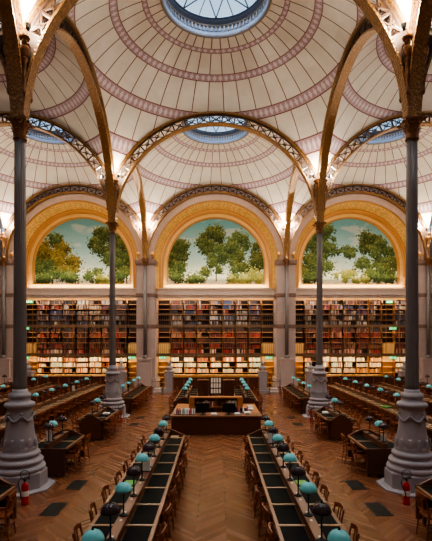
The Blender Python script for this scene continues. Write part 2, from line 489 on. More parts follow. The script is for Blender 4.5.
# ------------------------------------------------------------------ columns
def leaf(b, ang, r0, z0, h, w, curl):
    """acanthus leaf standing on the bell and curling outward"""
    n = 6; vs = []
    for i in range(n+1):
        t = i/n
        rr = r0+curl*(t**2.2); z = z0+h*(t if t < .82 else .82-(t-.82)*.6)
        ww = w*(1-.75*t*t)*(1+.15*((i % 2)*2-1))
        ex, ey = cos(ang), sin(ang); tx, ty = -ey, ex
        for q, dz in ((-1, 0), (0, .018), (1, 0)):
            vs.append((ex*(rr+(.012 if q == 0 else 0))+tx*ww*q, ey*(rr+(.012 if q == 0 else 0))+ty*ww*q, z+dz*0))
    fs = [(i*3+j, i*3+j+1, i*3+4+j, i*3+3+j) for i in range(n) for j in range(2)]
    b.add(vs, fs)
def capital(b, z0, z1, r):
    h = z1-z0; b.smooth = True
    b.lathe([(r*1.25, z0), (r*1.3, z0+.02), (r*1.02, z0+.05), (r*1.0, z0+.1), (r*1.1, z0+h*.5), (r*1.5, z1-.07), (r*1.6, z1-.06)], n=20)
    for i in range(8): leaf(b, 2*PI*i/8, r*1.05, z0+.05, h*.42, r*.42, r*.75)
    for i in range(8): leaf(b, 2*PI*(i+.5)/8, r*1.1, z0+.08, h*.66, r*.42, r*1.0)
    for i in range(4):
        a = PI/4+PI/2*i
        pts = [( (r*1.15+ (r*1.25)*(1-cos(t))/2 )*cos(a), (r*1.15+(r*1.25)*(1-cos(t))/2)*sin(a), z0+h*.5+(h*.38)*sin(t/2)) for t in [PI*q/6 for q in range(7)]]
        b.tube(pts, .025, 6)
        c = Vector(pts[-1])
        sp = [(c.x+ (.055*(1-q/14))*cos(q*.6)*cos(a), c.y+(.055*(1-q/14))*cos(q*.6)*sin(a), c.z-.03+(.055*(1-q/14))*sin(q*.6)) for q in range(13)]
        b.tube(sp, .02, 6)
    b.smooth = False
    e = r*2.35; poly = []
    for i in range(4):
        a = PI/4+PI/2*i; a2 = a+PI/2
        c1 = Vector((e*cos(a), e*sin(a))); c2 = Vector((e*cos(a2), e*sin(a2)))
        tn = (c2-c1).normalized()
        poly.append(c1)
        for q in (.2, .5, .8):
            p = c1.lerp(c2, q); p -= p.normalized()*.06*sin(PI*q); poly.append(p)
    b.prism([(p.x, p.y) for p in poly], z1-.06, z1, 'xy')
    for i in range(4): b.ball((r*1.62*cos(PI/2*i), r*1.62*sin(PI/2*i), z1-.05), .04, 8, 5)
def make_column():
    root = empty('iron_column')
    b = MB(); n8 = PI/8
    b.lathe([(.86, 0), (.86, .05), (.66, .051), (.66, .42), (.62, .46)], n=8, rot=n8)
    b.build('plinth', M['stonep'], root, bevel=.012)
    b = MB(); b.smooth = True
    prof = [(.58,.44),(.61,.47),(.62,.52),(.60,.57),(.53,.59),(.52,.63),(.565,.66),(.565,.71),(.53,.75),(.465,.77),(.455,.81),(.495,.84),(.49,.89),(.455,.93),(.405,.95),(.425,1.0),(.42,1.04),(.385,1.07),
            (.395,1.12),(.37,1.25),(.345,1.42),(.325,1.6),(.315,1.75),(.31,1.9),(.30,1.96),(.30,2.02),(.33,2.04),(.37,2.07),(.375,2.12),(.35,2.16),(.27,2.18),(.25,2.24),(.255,2.28),(.275,2.31),(.27,2.37),(.22,2.40),(.19,2.44),(.185,2.50)]
    b.lathe(prof, n=32); b.build('pedestal', M['stonep'], root)
    b = MB(); b.smooth = True
    for i in range(6):      # garlands hung from small bosses
        a0 = 2*PI*i/6; a1 = 2*PI*(i+1)/6
        pts = [((.335+.012*sin(PI*t))*cos(a0+(a1-a0)*t), (.335+.012*sin(PI*t))*sin(a0+(a1-a0)*t), 1.88-.16*sin(PI*t)) for t in [q/8 for q in range(9)]]
        b.tube(pts, [.018+.016*sin(PI*q/8) for q in range(9)], 6)
        b.ball((.335*cos(a0), .335*sin(a0), 1.9), .035, 8, 5)
        b.tube([(.34*cos(a0), .34*sin(a0), 1.9), (.345*cos(a0), .345*sin(a0), 1.72)], [.018, .008], 6)
    for i in range(12):
        leaf(b, 2*PI*i/12, .43, 1.06, .28, .07, -.03)
    b.build('garland', M['stonep'], root)
    b = MB(); b.smooth = True
    b.lathe([(.165, 2.48), (.160, 2.6), (.152, 4.5), (.140, 7.5), (.130, 8.84)], n=64, flute=.10, fl_n=16)
    b.build('fluted_shaft', M['shaft'], root)
    b = MB(); capital(b, 8.84, 9.38, .135); b.build('capital', M['capital'], root)
    b = MB(); b.box(-.16, .16, -.16, .16, 9.37, 9.5)
    for sx in (-1, 1):
        for sy in (-1, 1): b.tube([(sx*.12, sy*.12, 9.4), (sx*.13, sy*.13, 10.4), (sx*.16, sy*.16, 11.2)], [.03, .03, .04], 6)
    b.build('rib_cluster', M['gild'], root)
    for sx in (-1, 1):
        for sy in (-1, 1):
            b = MB(); b.smooth = True; cx, cy = sx*.20, sy*.20
            b.lathe([(.02, 9.9), (.05, 9.98), (.035, 10.02), (.045, 10.3), (.075, 10.36), (.05, 10.42), (.06, 10.7), (.10, 10.78), (.06, 10.83)], cx, cy, 12)
            b.lathe([(.06, 10.8), (.11, 10.9), (.13, 11.02), (.10, 11.1), (.05, 11.13)], cx, cy, 12)
            b.ball((cx, cy, 11.2), .085, 10, 7, (1, 1, 1.2)); b.ball((cx+sx*.07, cy+sy*.07, 11.18), .025, 6, 4)
            b.lathe([(.12, 11.28), (.14, 11.33), (.10, 11.36)], cx, cy, 12)
            b.build('figure_bracket', M['capital'], root)
    # small up-lights on the head of the column
    for sx in (-1, 1):
        for sy in (-1, 1):
            b = MB(); b.smooth = False
            b.lathe([(.035, 11.40), (.06, 11.44), (.07, 11.56)], sx*.36, sy*.36, 12)
            o = b.build('uplight', M['black'], root)
            f = MB(); f.lathe([(.06, 11.562), (.06, 11.57)], sx*.36, sy*.36, 12); f.build('lamp_lens', M['lens'], o)
    return root
cr = make_column(); tag(cr, None, 'column'); CO = Proto(cr)
for (x, y, l) in ((-5, YS[1], 'tall fluted iron column on a stepped pedestal at the left, nearest the viewer'),
                  (5, YS[1], 'tall fluted iron column on a stepped pedestal at the right, nearest the viewer'),
                  (-5, YS[2], 'slender iron column on a grey pedestal, midway back left of the aisle'),
                  (5, YS[2], 'slender iron column on a grey pedestal, midway back right of the aisle')):
    CO.put((x, y, 0), 0, l, 'free-standing iron columns')

# ------------------------------------------------------------------ mural wall
def U(b, cx, r0, r1, y0, y1, zb, zc=ZC-.1, n=40, dr=0):
    """band following an upside-down U: legs down to zb and a semicircle"""
    path = [(PI, zb)]+[(PI-PI*i/n, None) for i in range(n+1)]+[(0, zb)]
    vs = []
    for a, z in path:
        for r, y in ((r0, y0), (r1, y0), (r1+dr, y1), (r0+dr, y1)):
            zz = z if z is not None else zc+r*sin(a)
            vs.append((cx+r*cos(a), y, zz))
    N = len(path)
    fs = [(i*4+j, i*4+(j+1) % 4, i*4+4+(j+1) % 4, i*4+4+j) for i in range(N-1) for j in range(4)]+[(3,2,1,0), tuple((N-1)*4+j for j in range(4))]
    b.add(vs, fs)
b = MB()
for cx in (-10, 0, 10):
    n = 48
    for i in range(n):      # spandrel walls above the arches
        x0 = -5+10*i/n; x1 = -5+10*(i+1)/n
        def zl(x): return ZC-.1+math.sqrt(max(0, 4.86**2-x*x)) if abs(x) < 4.86 else ZC-.1
        b.prism([(cx+x0, zl(x0)), (cx+x1, zl(x1)), (cx+x1, 17.4), (cx+x0, 17.4)], 31.32, 33.6)
    b.box(cx-5, cx+5, 33.3, 33.8, 0, 15)
struct(b.build('wall_back', M['stone']))
for k_, cx in enumerate((-10, 0, 10)):
    b = MB(); b.smooth = False
    U(b, cx, 4.5, 4.86, 31.28, 33.4, 0); U(b, cx, 4.78, 4.87, 31.22, 31.4, 9.6); U(b, cx, 4.5, 4.58, 31.24, 31.4, 9.6)
    struct(b.build('trim_%d' % (k_+1), M['archst']))
def at_origin(b, name, m, loc):
    return b.build(name, m, None, loc)
for k_, (cx, sd) in enumerate(((-10, 'left'), (0, 'middle'), (10, 'right'))):
    b = MB(); U(b, 0, 4.44, 4.50, .02, 1.04, 7.36-ZC+.1, 0, dr=-.3)
    o = at_origin(b, 'trim_%d' % (6+k_), M['coffer'], (cx, 31.4, ZC-.1)); struct(o)
    b = MB(); U(b, 0, 4.40, 4.52, -.02, .08, -1.7, 0); U(b, 0, 4.08, 4.2, .97, 1.05, -1.7, 0); b.build('gilt_moulding', M['ochre2'], o)
# pier faces
for i, x in enumerate((-15, -5, 5, 15)):
    b = MB()
    b.box(x-.66, x+.66, 31.2, 33.4, 0, ZC+.1)
    b.box(x-.80, x+.80, 30.95, 33.4, 0, .75); b.box(x-.74, x+.74, 31.02, 33.4, .75, .95)
    b.box(x-.45, x+.45, 30.85, 31.3, .3, 2.2); b.box(x-.52, x+.52, 30.78, 31.3, 0, .45); b.box(x-.5, x+.5, 30.8, 31.3, 2.2, 2.38)
    struct(b.build('trim_%d' % (10+i), M['stone'], bevel=.015))
    b = MB()
    for z in (4.5, 6.72): b.box(x-.68, x+.68, 31.16, 33.3, z, z+.26)
    b.box(x-.76, x+.76, 31.1, 33.3, 9.1, 9.36); b.box(x-.72, x+.72, 31.13, 33.3, 8.98, 9.1)
    struct(b.build('trim_%d' % (14+i), M['stoneband'], bevel=.01))
    wl = {-15: 'in the far left corner', -5: 'between the left and middle murals', 5: 'between the middle and right murals', 15: 'in the far right corner'}[x]
    root = empty('wall_column', (x, 30.98, 0), 0, 'thin dark engaged iron column on the pier '+wl, 'column', 'engaged wall columns')
    b = MB(); b.smooth = True
    b.lathe([(.20, 2.38), (.20, 2.46), (.16, 2.5), (.17, 2.55), (.13, 2.6)], n=20); b.build('base', M['shaft'], root)
    b = MB(); b.smooth = True; b.lathe([(.13, 2.58), (.125, 5), (.115, 8.9)], n=40, flute=.1, fl_n=12); b.build('shaft', M['ironb'] if False else M['shaft'], root)
    b = MB(); capital(b, 8.88, 9.4, .12); b.build('capital', M['capital'], root)
    b = MB(); b.smooth = True
    b.lathe([(.16, 9.4), (.10, 9.5), (.08, 9.6), (.09, 10.1), (.15, 10.2), (.1, 10.3), (.12, 10.7), (.2, 10.85), (.2, 10.95), (.12, 11.0)], n=14)
    b.ball((0, -.05, 11.15), .12, 10, 7, (1, 1, 1.2)); b.build('figure_bracket', M['gild'], root)
    for sx in (-1, 1):
        b = MB(); b.lathe([(.035, 11.30), (.06, 11.34), (.07, 11.46)], sx*.32, -.34, 12)
        o = b.build('uplight', M['black'], root); f = MB(); f.lathe([(.06, 11.462), (.06, 11.47)], sx*.32, -.34, 12); f.build('lamp_lens', M['lens'], o)
        # round gilt medallion beside the pier
        b = MB(); b.smooth = True; b.ball((sx*.52, .12, 9.75), .14, 12, 6, (1, .35, 1)); b.build('medallion', M['ochre2'], root)

# painted lunettes
def paint(kind):
    W_, H_ = 250, 176; rg = np.random.RandomState(11+kind)
    X = np.linspace(-3.7, 3.7, W_); Z = np.linspace(0, 5.1, H_)
    XX, ZZ = np.meshgrid(X, Z)
    t = ZZ/5.1
    def L(c): return np.array(lin(c))
    top, mid, low = L((110, 166, 172)), L((166, 206, 206)), L((238, 236, 204))
    img = np.where(t[..., None] > .45, mid+(top-mid)*np.clip((t[..., None]-.45)/.45, 0, 1), low+(mid-low)*np.clip(t[..., None]/.45, 0, 1))
    nz = np.zeros((H_, W_))
    for i in range(H_):
        for j in range(0, W_):
            nz[i, j] = noise.noise(Vector((X[j]*.5+kind*9, Z[i]*1.3, 0)))+.5*noise.noise(Vector((X[j]*1.4+kind*9, Z[i]*3, 2)))
    cl = np.clip(nz*1.2-.15, 0, .4)[..., None]; img = img*(1-cl)+L((225, 222, 206))*cl
    def stamp(x, z, r, c, a=1.0):
        i0, i1 = np.searchsorted(Z, [z-r, z+r]); j0, j1 = np.searchsorted(X, [x-r, x+r])
        if i1 <= i0 or j1 <= j0: return
        d = ((XX[i0:i1, j0:j1]-x)**2+(ZZ[i0:i1, j0:j1]-z)**2) < r*r
        img[i0:i1, j0:j1][d] = img[i0:i1, j0:j1][d]*(1-a)+c*a
    def trunk(pts, w, c):
        for (p, q) in zip(pts[:-1], pts[1:]):
            for s_ in np.linspace(0, 1, 50):
                stamp(p[0]+(q[0]-p[0])*s_, p[1]+(q[1]-p[1])*s_, w, L(c))
    def canopy(cx, cz, rx, rz, n, cols, r=.075):
        # sub-clumps give the ragged outline
        subs = [(cx+rx*math.sqrt(rg.rand())*cos(a), cz+rz*math.sqrt(rg.rand())*sin(a)) for a in rg.rand(max(7, int(rx*rz*26)))*6.283]
        for sx, sz in subs:
            sr = .16+.32*rg.rand()
            for q in range(int(n*sr*2.6)):
                a = rg.rand()*6.283; d = abs(rg.randn())*.55*sr
                x = sx+d*cos(a)*1.15; z = sz+d*sin(a)
                lit = (z-sz)/sr*.5+.5+.25*rg.randn()
                c0 = L(cols[0]); c1 = L(cols[1]); c2 = L(cols[2])
                c = c0+(c1-c0)*np.clip(lit*1.6, 0, 1); c = c+(c2-c)*np.clip(lit*1.6-1.1, 0, .8)
                stamp(x, z, r*(.35+.6*rg.rand()), c, .92)
    dk = ((38, 50, 30), (78, 94, 48), (140, 140, 76)); gd = ((60, 60, 30), (116, 106, 46), (170, 150, 78))
    lt = ((96, 108, 54), (150, 152, 78), (206, 200, 120)); gr = ((44, 60, 38), (84, 104, 56), (140, 150, 88))
    N = 150
    if kind == 1:
        for p in ([(-3.1, 0), (-3.05, 1.5), (-3.3, 2.8)], [(.0, .3), (.05, 1.2), (-.2, 2.6)], [(1.6, .3), (1.65, 2), (1.5, 3.2)], [(3.3, .5), (3.2, 2.6)], [(-.1, 1.4), (-.9, 2.6)], [(0, 1.4), (.6, 2.6)]): trunk(p, .045, (70, 56, 40))
        canopy(-3.1, 2.1, .75, 1.3, N*1.4, dk); canopy(-2.9, .9, .6, .6, N, gr); canopy(-2.6, 2.9, .4, .3, N, dk)
        canopy(-.3, 3.3, .9, .9, N*1.5, dk); canopy(-1.0, 2.8, .55, .5, N, dk); canopy(.1, 2.2, .8, .6, N, gr); canopy(.15, 4.0, .5, .3, N, dk)
        canopy(-.4, 1.1, .7, .4, N, dk); canopy(1.6, 2.9, .75, 1.1, N*1.3, gr); canopy(1.9, 1.7, .7, .6, N, dk); canopy(1.3, 1.0, .5, .4, N, gr)
        canopy(3.3, 2.3, .5, 1.2, N*1.4, dk); canopy(2.8, .5, .9, .35, N*1.2, lt); canopy(1.2, .25, 1.1, .2, N, lt); canopy(-1.6, .35, .6, .2, N, gr)
    elif kind == 0:
        for p in ([(-2.3, 0), (-2.2, 1.4), (-2.0, 2.6)], [(-1.2, 0), (-1.3, 1.8)], [(2.6, 0), (2.5, 1.6), (1.9, 2.8)], [(3.3, 0), (3.2, 2)]): trunk(p, .05, (80, 62, 40))
        canopy(-2.4, 2.3, 1.0, 1.3, N*2, gd); canopy(-1.4, 1.8, .9, 1.1, N*2, gd); canopy(-2.1, 3.6, .5, .35, N, gr); canopy(-3.0, 1.0, .6, .9, N*1.5, gr)
        canopy(-.8, 1.4, .5, .7, N*1.2, gd); canopy(-1.8, .5, 1.6, .35, N*1.4, gr); canopy(-3.1, 2.6, .4, .5, N, gd)
        canopy(2.0, 3.2, 1.0, .9, N*1.6, dk); canopy(1.0, 3.0, .6, .4, N, dk); canopy(1.4, 3.9, .5, .3, N, dk); canopy(2.9, 2.2, .7, 1.1, N*1.6, dk)
        canopy(2.3, 2.0, .8, .5, N, gr); canopy(.9, .7, .7, .5, N*1.2, gr); canopy(2.2, .5, 1.0, .4, N*1.2, lt); canopy(3.1, .7, .5, .6, N, gr)
    else:
        for p in ([(-2.6, 0), (-2.5, 1.8), (-2.2, 3.2)], [(-2.5, 1.8), (-1.2, 2.6), (.1, 2.7)], [(2.1, .3), (2.0, 2.6)], [(2.8, 0), (2.9, 2)]): trunk(p, .05, (74, 60, 42))
        canopy(-2.6, 2.6, .9, 1.2, N*1.8, gr); canopy(-1.8, 3.6, .8, .6, N*1.3, gr); canopy(-1.0, 2.7, .9, .35, N*1.3, gr); canopy(.1, 2.5, .5, .3, N, gr)
        canopy(-1.7, 4.2, .4, .25, N, gr); canopy(-3.0, 1.1, .6, .9, N*1.5, dk); canopy(-1.9, 1.3, .6, .5, N, gr); canopy(-.4, .7, .8, .35, N*1.2, lt)
        canopy(1.7, 3.1, .8, .8, N*1.4, dk); canopy(2.5, 2.2, .8, 1.0, N*1.8, gr); canopy(1.3, 1.5, .5, .6, N, gr); canopy(2.4, .8, 1.1, .6, N*1.5, gr)
        canopy(.9, .4, .6, .3, N, lt); canopy(3.2, 1.2, .4, .8, N, dk)
    sh = .86+.28*rg.rand(H_, W_)[..., None]
    return X, Z, img*sh
ZB = 7.78
for kind, cx in enumerate((-10, 0, 10)):
    X, Z, img = paint(kind)
    H_, W_ = img.shape[:2]
    me = bpy.data.meshes.new('mural_painting')
    vs = [(x, 0, z) for z in Z for x in X]
    def inside(x, z):
        zz = z+ZB-(ZC-.1); return zz < 0 or x*x+zz*zz < 3.75**2
    fs = [(i*W_+j, i*W_+j+1, (i+1)*W_+j+1, (i+1)*W_+j) for i in range(H_-1) for j in range(W_-1) if inside((X[j]+X[j+1])/2, Z[i])]
    me.from_pydata(vs, [], fs); me.materials.append(M['mural'])
    at = me.color_attributes.new('Col', 'FLOAT_COLOR', 'POINT')
    at.data.foreach_set('color', np.concatenate([np.clip(img, 0, 1).reshape(-1, 3), np.ones((H_*W_, 1))], 1).ravel())
    lab = ['arched mural of a golden brown leafy tree beside a dark green one under blue sky',
           'arched mural of several slender dark trees against a blue sky above the aisle',
           'arched mural of green trees with a long branch reaching over pale sky'][kind]
    root = empty('mural', (cx, 33.0, ZB), 0, lab, 'painting', 'arched tree murals')
    o = bpy.data.objects.new('mural_painting', me); COL.objects.link(o); o.parent = root
    zc = ZC-.1-ZB
    b = MB(); U(b, 0, 3.64, 3.98, -.32, .1, -.30, zc); b.box(-3.98, 3.98, -.34, .1, -.42, 0); b.build('inner_border', M['ochre'], root)
    b = MB(); U(b, 0, 3.94, 4.36, -.62, .2, -.42, zc); b.build('outer_border', M['ochre3'], root)
    b = MB(); U(b, 0, 3.60, 3.67, -.35, .05, .0, zc); b.box(-3.66, 3.66, -.36, 0, -.03, .04)
    U(b, 0, 3.90, 4.0, -.66, .0, -.42, zc); b.build('gilt_moulding', M['ochre2'], root)

# cornice, galleries, bookcases
XC = (-10, 0, 10)
rows1 = (1.22, 1.64, 2.06); rows2 = (2.66, 3.06, 3.46, 3.86, 4.24); rows3 = (4.76, 5.16, 5.56, 5.96, 6.32)
low = (.08, .46, .84)
EMP = {0: (0, 8), 1: (0, 8), 2: (0, 7)}
CW = 8.7/9
nm3 = ('left', 'middle', 'right')
def bookcase_mesh(cx):
    pass
side = MB(); side.box(-.022, .022, 32.78, 33.28, 0, 6.68)
side_d = side
colp = empty('bookcase'); tag(colp, None, 'bookcase')
for sx in (-1, 1):
    b = MB(); b.box(sx*CW/2-.025, sx*CW/2+.025, -.25, .22, 0, 6.66); b.box(sx*CW/2-.04, sx*CW/2+.04, -.28, -.24, 6.4, 6.72)
    b.build('side_panel', M['shelf'], colp)
b = MB(); b.box(-CW/2+.02, CW/2-.02, .2, .23, 0, 6.64); b.build('back_panel', M['shelfback'], colp)
for z in low+rows1+rows2+rows3+(6.64,):
    b = MB(); b.box(-CW/2+.026, CW/2-.026, -.23, .2, z-.03, z); b.build('shelf', M['shelf'], colp)
BC = Proto(colp)
colp2 = empty('bookcase'); tag(colp2, None, 'bookcase')
for sx in (-1, 1):
    b = MB(); b.box(sx*CW/2-.025, sx*CW/2+.025, -.25, .22, 0, 6.66); b.build('side_panel', M['shelf'], colp2)
b = MB(); b.box(-CW/2+.02, CW/2-.02, .2, .23, 0, 2.5); b.build('back_panel', M['shelflit'], colp2)
b = MB(); b.box(-CW/2+.02, CW/2-.02, .2, .23, 2.5, 6.64); b.build('back_panel', M['shelfback'], colp2)
b = MB(); b.box(-CW/2+.02, CW/2-.02, -.2, -.15, 2.62, 3.42); b.build('pale_panel', M['shelflit'], colp2)  # pale colour stands in for warm light behind the railing
for z in low+rows1+rows2[2:]+rows3+(6.64,):
    b = MB(); b.box(-CW/2+.026, CW/2-.026, -.23, .2, z-.035, z); b.build('shelf', M['shelflit'] if z < 2.5 else M['shelf'], colp2)  # lower shelves use the lighter, lamplit copy of the shelf wood
BC2 = Proto(colp2)
for bay, cx in enumerate(XC):
    for c in range(9):
        x = cx+(c-4)*CW
        e = c in EMP[bay]
        lab = ('%s bookcase from the left under the %s mural' % (ORD[c], nm3[bay]))
        lab = ('nearly empty wooden ' if e else 'book-filled wooden ')+lab
        (BC2 if e else BC).put((x, 33.05, 0), 0, lab, 'bookcases under the murals')
    # top cornice
    b = MB(); b.box(cx-4.36, cx+4.36, 32.35, 33.3, 6.98, 7.42); b.box(cx-4.36, cx+4.36, 32.25, 33.3, 7.36, 7.48); b.box(cx-4.36, cx+4.36, 32.5, 33.3, 6.74, 6.98)
    for i in range(30): b.box(cx-4.3+i*.29, cx-4.2+i*.29, 32.4, 32.55, 6.86, 6.98)
    struct(b.build('trim_%d' % (20+bay), M['cornice']))
    b = MB(); b.box(cx-4.36, cx+4.36, 32.62, 32.8, 6.66, 6.74); struct(b.build('trim_%d' % (23+bay), M['gold']))
    for lv, (z, hh) in enumerate(((2.5, .92), (4.62, .98))):
        root = empty('gallery', (cx, 32.4, z), 0, '%s iron gallery walkway with thin railing before the bookcases under the %s mural' % (('lower', 'upper')[lv], nm3[bay]), 'gallery', 'book galleries')
        b = MB(); b.box(-4.36, 4.36, -.35, .4, 0, .08); b.box(-4.36, 4.36, -.38, -.34, -.05, .1); b.build('walkway', M['walk'], root)
        b = MB()
        for zz in (hh, .16): b.bar((-4.36, -.33, zz), (4.36, -.33, zz), .03)
        n = 58
        for i in range(n+1): b.bar((-4.36+8.72*i/n, -.33, .08), (-4.36+8.72*i/n, -.33, hh), .02)
        b.build('railing', M['rail'], root)
        for i in range(10):
            b = MB(); b.bar((-4.35+8.7*i/9, -.345, -.1), (-4.35+8.7*i/9, -.345, 2.0), .035); b.build('gallery_post', M['brass'], root)

# books: one mesh for most of them, 300 individual ones in the middle bay
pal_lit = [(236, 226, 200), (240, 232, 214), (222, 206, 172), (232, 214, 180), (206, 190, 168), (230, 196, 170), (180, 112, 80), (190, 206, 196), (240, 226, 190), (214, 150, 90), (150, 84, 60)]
pal_pk = [(206, 150, 130), (170, 60, 50), (220, 190, 160), (150, 50, 44), (190, 110, 90), (226, 206, 186), (110, 60, 44)]
pal_rd = [(118, 36, 32), (92, 30, 26), (74, 36, 28), (140, 50, 42), (60, 30, 24), (104, 62, 44), (130, 92, 70)]
pal_dk = [(62, 34, 28), (74, 44, 34), (50, 34, 32), (96, 60, 44), (84, 34, 30), (40, 30, 30)]
pal_gy = [(150, 142, 138), (112, 104, 104), (178, 168, 158), (70, 62, 66), (60, 68, 92), (132, 110, 96), (44, 40, 44), (96, 60, 54)]
pal_mx = [(84, 62, 58), (132, 120, 114), (54, 48, 54), (110, 46, 42), (160, 140, 120), (48, 56, 88), (70, 44, 38)]
def rowpal(z):
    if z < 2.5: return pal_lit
    return {2.66: pal_pk, 3.06: pal_rd, 3.46: pal_dk, 3.86: pal_rd, 4.24: pal_dk, 4.76: pal_gy, 5.16: pal_gy, 5.56: pal_mx, 5.96: pal_mx, 6.32: pal_gy}[z]
bk = MB(); bk.box(0, 1, 0, .20, 0, .3)         # unit book: cover with pages showing at the top
bk = MB(); bk.box(-.5, .5, 0, .005, 0, 1); bk.box(-.5, -.42, 0, 1, 0, 1); bk.box(.42, .5, 0, 1, 0, 1); bk.mm = 1; bk.box(-.42, .42, .005, .95, .02, .96)
bko = bk.build('book', [M['book'], M['pages']]); bko['category'] = 'book'
used_first = [False]; NB = [0]
def ind_book(x, y, z, w, d, h, c, label, group, rz=0):
    if not used_first[0]: o = bko; used_first[0] = True
    else: o = bko.copy(); COL.objects.link(o)
    o.location = (x, y, z); o.scale = (w, d, h); o.color = (*c, 1); o.rotation_euler = (0, 0, rz)
    o['label'] = label; o['group'] = group; NB[0] += 1
    return o
BK = MB()
rb = random.Random(3)
pending = []
for bay, cx in enumerate(XC):
    for c in range(9):
        if c in EMP[bay]: continue
        x0 = cx+(c-4)*CW-CW/2+.03; x1 = x0+CW-.06
        for z in rows1+rows2+rows3:
            pal = rowpal(z); base = rb.choice(pal); x = x0+.005; gap = rb.random() < (.12 if z > 2.5 else .0)
            xe = x1-(rb.uniform(.2, .6) if gap or rb.random() < .2 else 0)
            H = rb.uniform(.24, .33); wmin = rb.uniform(.03, .06)
            ind = bay == 1 and z in rows1
            k_ = 0
            while x < xe-.03:
                w = rb.uniform(wmin, wmin+.05)*(1.35 if ind else 1)
                if x+w > x1: break
                if not ind and rb.random() < .06: x += w; continue
                h = H*rb.uniform(.88, 1.05)
                cc = base if rb.random() < .55 else rb.choice(pal)
                f = rb.uniform(.8, 1.15); cc = tuple(min(1, v*f) for v in lin(cc))
                y = 32.84+rb.uniform(0, .04)
                if ind: pending.append((x+w/2, y, z, w-.003, .2, h, cc, c, rows1.index(z)))
                else:
                    BK.cc = cc; BK.box(x+.001, x+w-.002, y, y+.2, z, z+h)
                x += w; k_ += 1
BUD = 268
rowsn = ('lowest', 'middle', 'upper')
for i, p in enumerate(pending):
    if i < BUD:
        ind_book(*p[:7], 'pale book, %s lit shelf, %s bookcase from left under middle mural' % (rowsn[p[8]], ORD[p[7]]), 'pale books, %s lit shelf, middle case %s' % (rowsn[p[8]], ORD[p[7]]))
    else:
        BK.cc = p[6]; BK.box(p[0]-p[3]/2, p[0]+p[3]/2, p[1], p[1]+p[4], p[2], p[2]+p[5])
o = BK.build('shelved_books', M['books']); tag(o, 'rows of mixed brown, red, grey and cream books filling the wall bookcases', 'books', None, 'stuff')

# base cupboards with lit wooden counter in front of the full bookcases
for bay, cx in enumerate(XC):
    es = sorted(EMP[bay]); xa = cx+(es[0]-4)*CW+CW/2; xb = cx+(es[1]-4)*CW-CW/2
    root = empty('counter', ((xa+xb)/2, 32.6, 0), 0, 'long amber-lit wooden counter below the books under the %s mural' % nm3[bay], 'counter', 'lit counters')
    L2 = (xb-xa)/2
    b = MB(); b.box(-L2, L2, -.1, .16, 0, 1.02); b.build('cupboard_front', M['shelflit'], root)
    b = MB(); b.box(-L2, L2, -.2, .2, 1.02, 1.08); b.build('counter_top', M['shelflit'], root, bevel=.01)

# green exit signs
sg = empty('exit_sign'); tag(sg, None, 'sign')
b = MB(); b.box(-.26, .26, -.02, .02, 0, .2); b.build('sign_box', M['green'], sg)
b = MB()
b.ball((-.09, -.025, .165), .018, 8, 5, (1, .4, 1))
b.bar((-.09, -.024, .145), (-.11, -.024, .09), .026, .01, (0,1,0)); b.bar((-.11, -.024, .09), (-.07, -.024, .06), .018, .01, (0,1,0)); b.bar((-.07, -.024, .06), (-.08, -.024, .02), .016, .01, (0,1,0))
b.bar((-.11, -.024, .09), (-.14, -.024, .05), .018, .01, (0,1,0)); b.bar((-.14, -.024, .05), (-.18, -.024, .05), .016, .01, (0,1,0))
b.bar((-.09, -.024, .135), (-.05, -.024, .11), .014, .01, (0,1,0)); b.bar((-.095, -.024, .135), (-.135, -.024, .115), .014, .01, (0,1,0))
b.bar((.02, -.024, .1), (.17, -.024, .1), .025, .01, (0,1,0)); b.bar((.17, -.024, .1), (.11, -.024, .15), .025, .01, (0,1,0)); b.bar((.17, -.024, .1), (.11, -.024, .05), .025, .01, (0,1,0))
b.box(-.24, -.2, -.025, -.02, .02, .18)
b.build('running_figure_pictogram', M['signw'], sg)
SG = Proto(sg)
for bay, c, zs in ((0, 0, (2.28, 4.42, 6.42)), (0, 8, (2.28,)), (1, 0, (2.28,)), (1, 8, (2.28,)), (2, 7, (2.28, 4.42, 6.42))):
    for i, z in enumerate(zs):
        lv = ('at ground level', 'below the upper gallery', 'at the top')[i]
        SG.put((XC[bay]+(c-4)*CW, 32.0 if i < 2 else 32.7, z-.02), 0, 'green illuminated exit sign %s, %s end of bookcases under %s mural' % (lv, 'left' if c == 0 else 'right', nm3[bay]), 'green exit signs')

# stone terms with busts and stone steps in front of each bay
tm = empty('bust_on_pedestal'); tag(tm, None, 'sculpture')
b = MB(); b.box(-.42, .42, -.36, .36, 0, .18); b.box(-.36, .36, -.3, .3, .18, .3); b.build('plinth', M['stonep'], tm, bevel=.01)
b = MB(); b.frus(0, 0, .3, 1.42, .27, .22, .33, .27); b.box(-.36, .36, -.3, .3, 1.42, 1.5); b.build('pillar', M['stonep'], tm, bevel=.01)
b = MB(); b.smooth = True
vs = MB
b.lathe([(.16, 1.5), (.16, 1.54), (.09, 1.58), (.10, 1.6)], n=16)
b.ball((0, 0, 1.72), .22, 16, 10, (1.15, .6, .72)); b.lathe([(.10, 1.78), (.075, 1.86), (.08, 1.96)], n=14)
b.ball((0, -.02, 2.03), .115, 14, 10, (.88, 1.0, 1.2)); b.ball((0, -.135, 2.01), .018, 6, 4, (1, 1, 1.6))
b.ball((0, .03, 2.08), .125, 12, 8, (.95, 1, 1.0)); b.ball((-.045, -.115, 2.05), .014, 6, 4); b.ball((.045, -.115, 2.05), .014, 6, 4)
b.build('bust', M['stonep'], tm)
TM = Proto(tm)
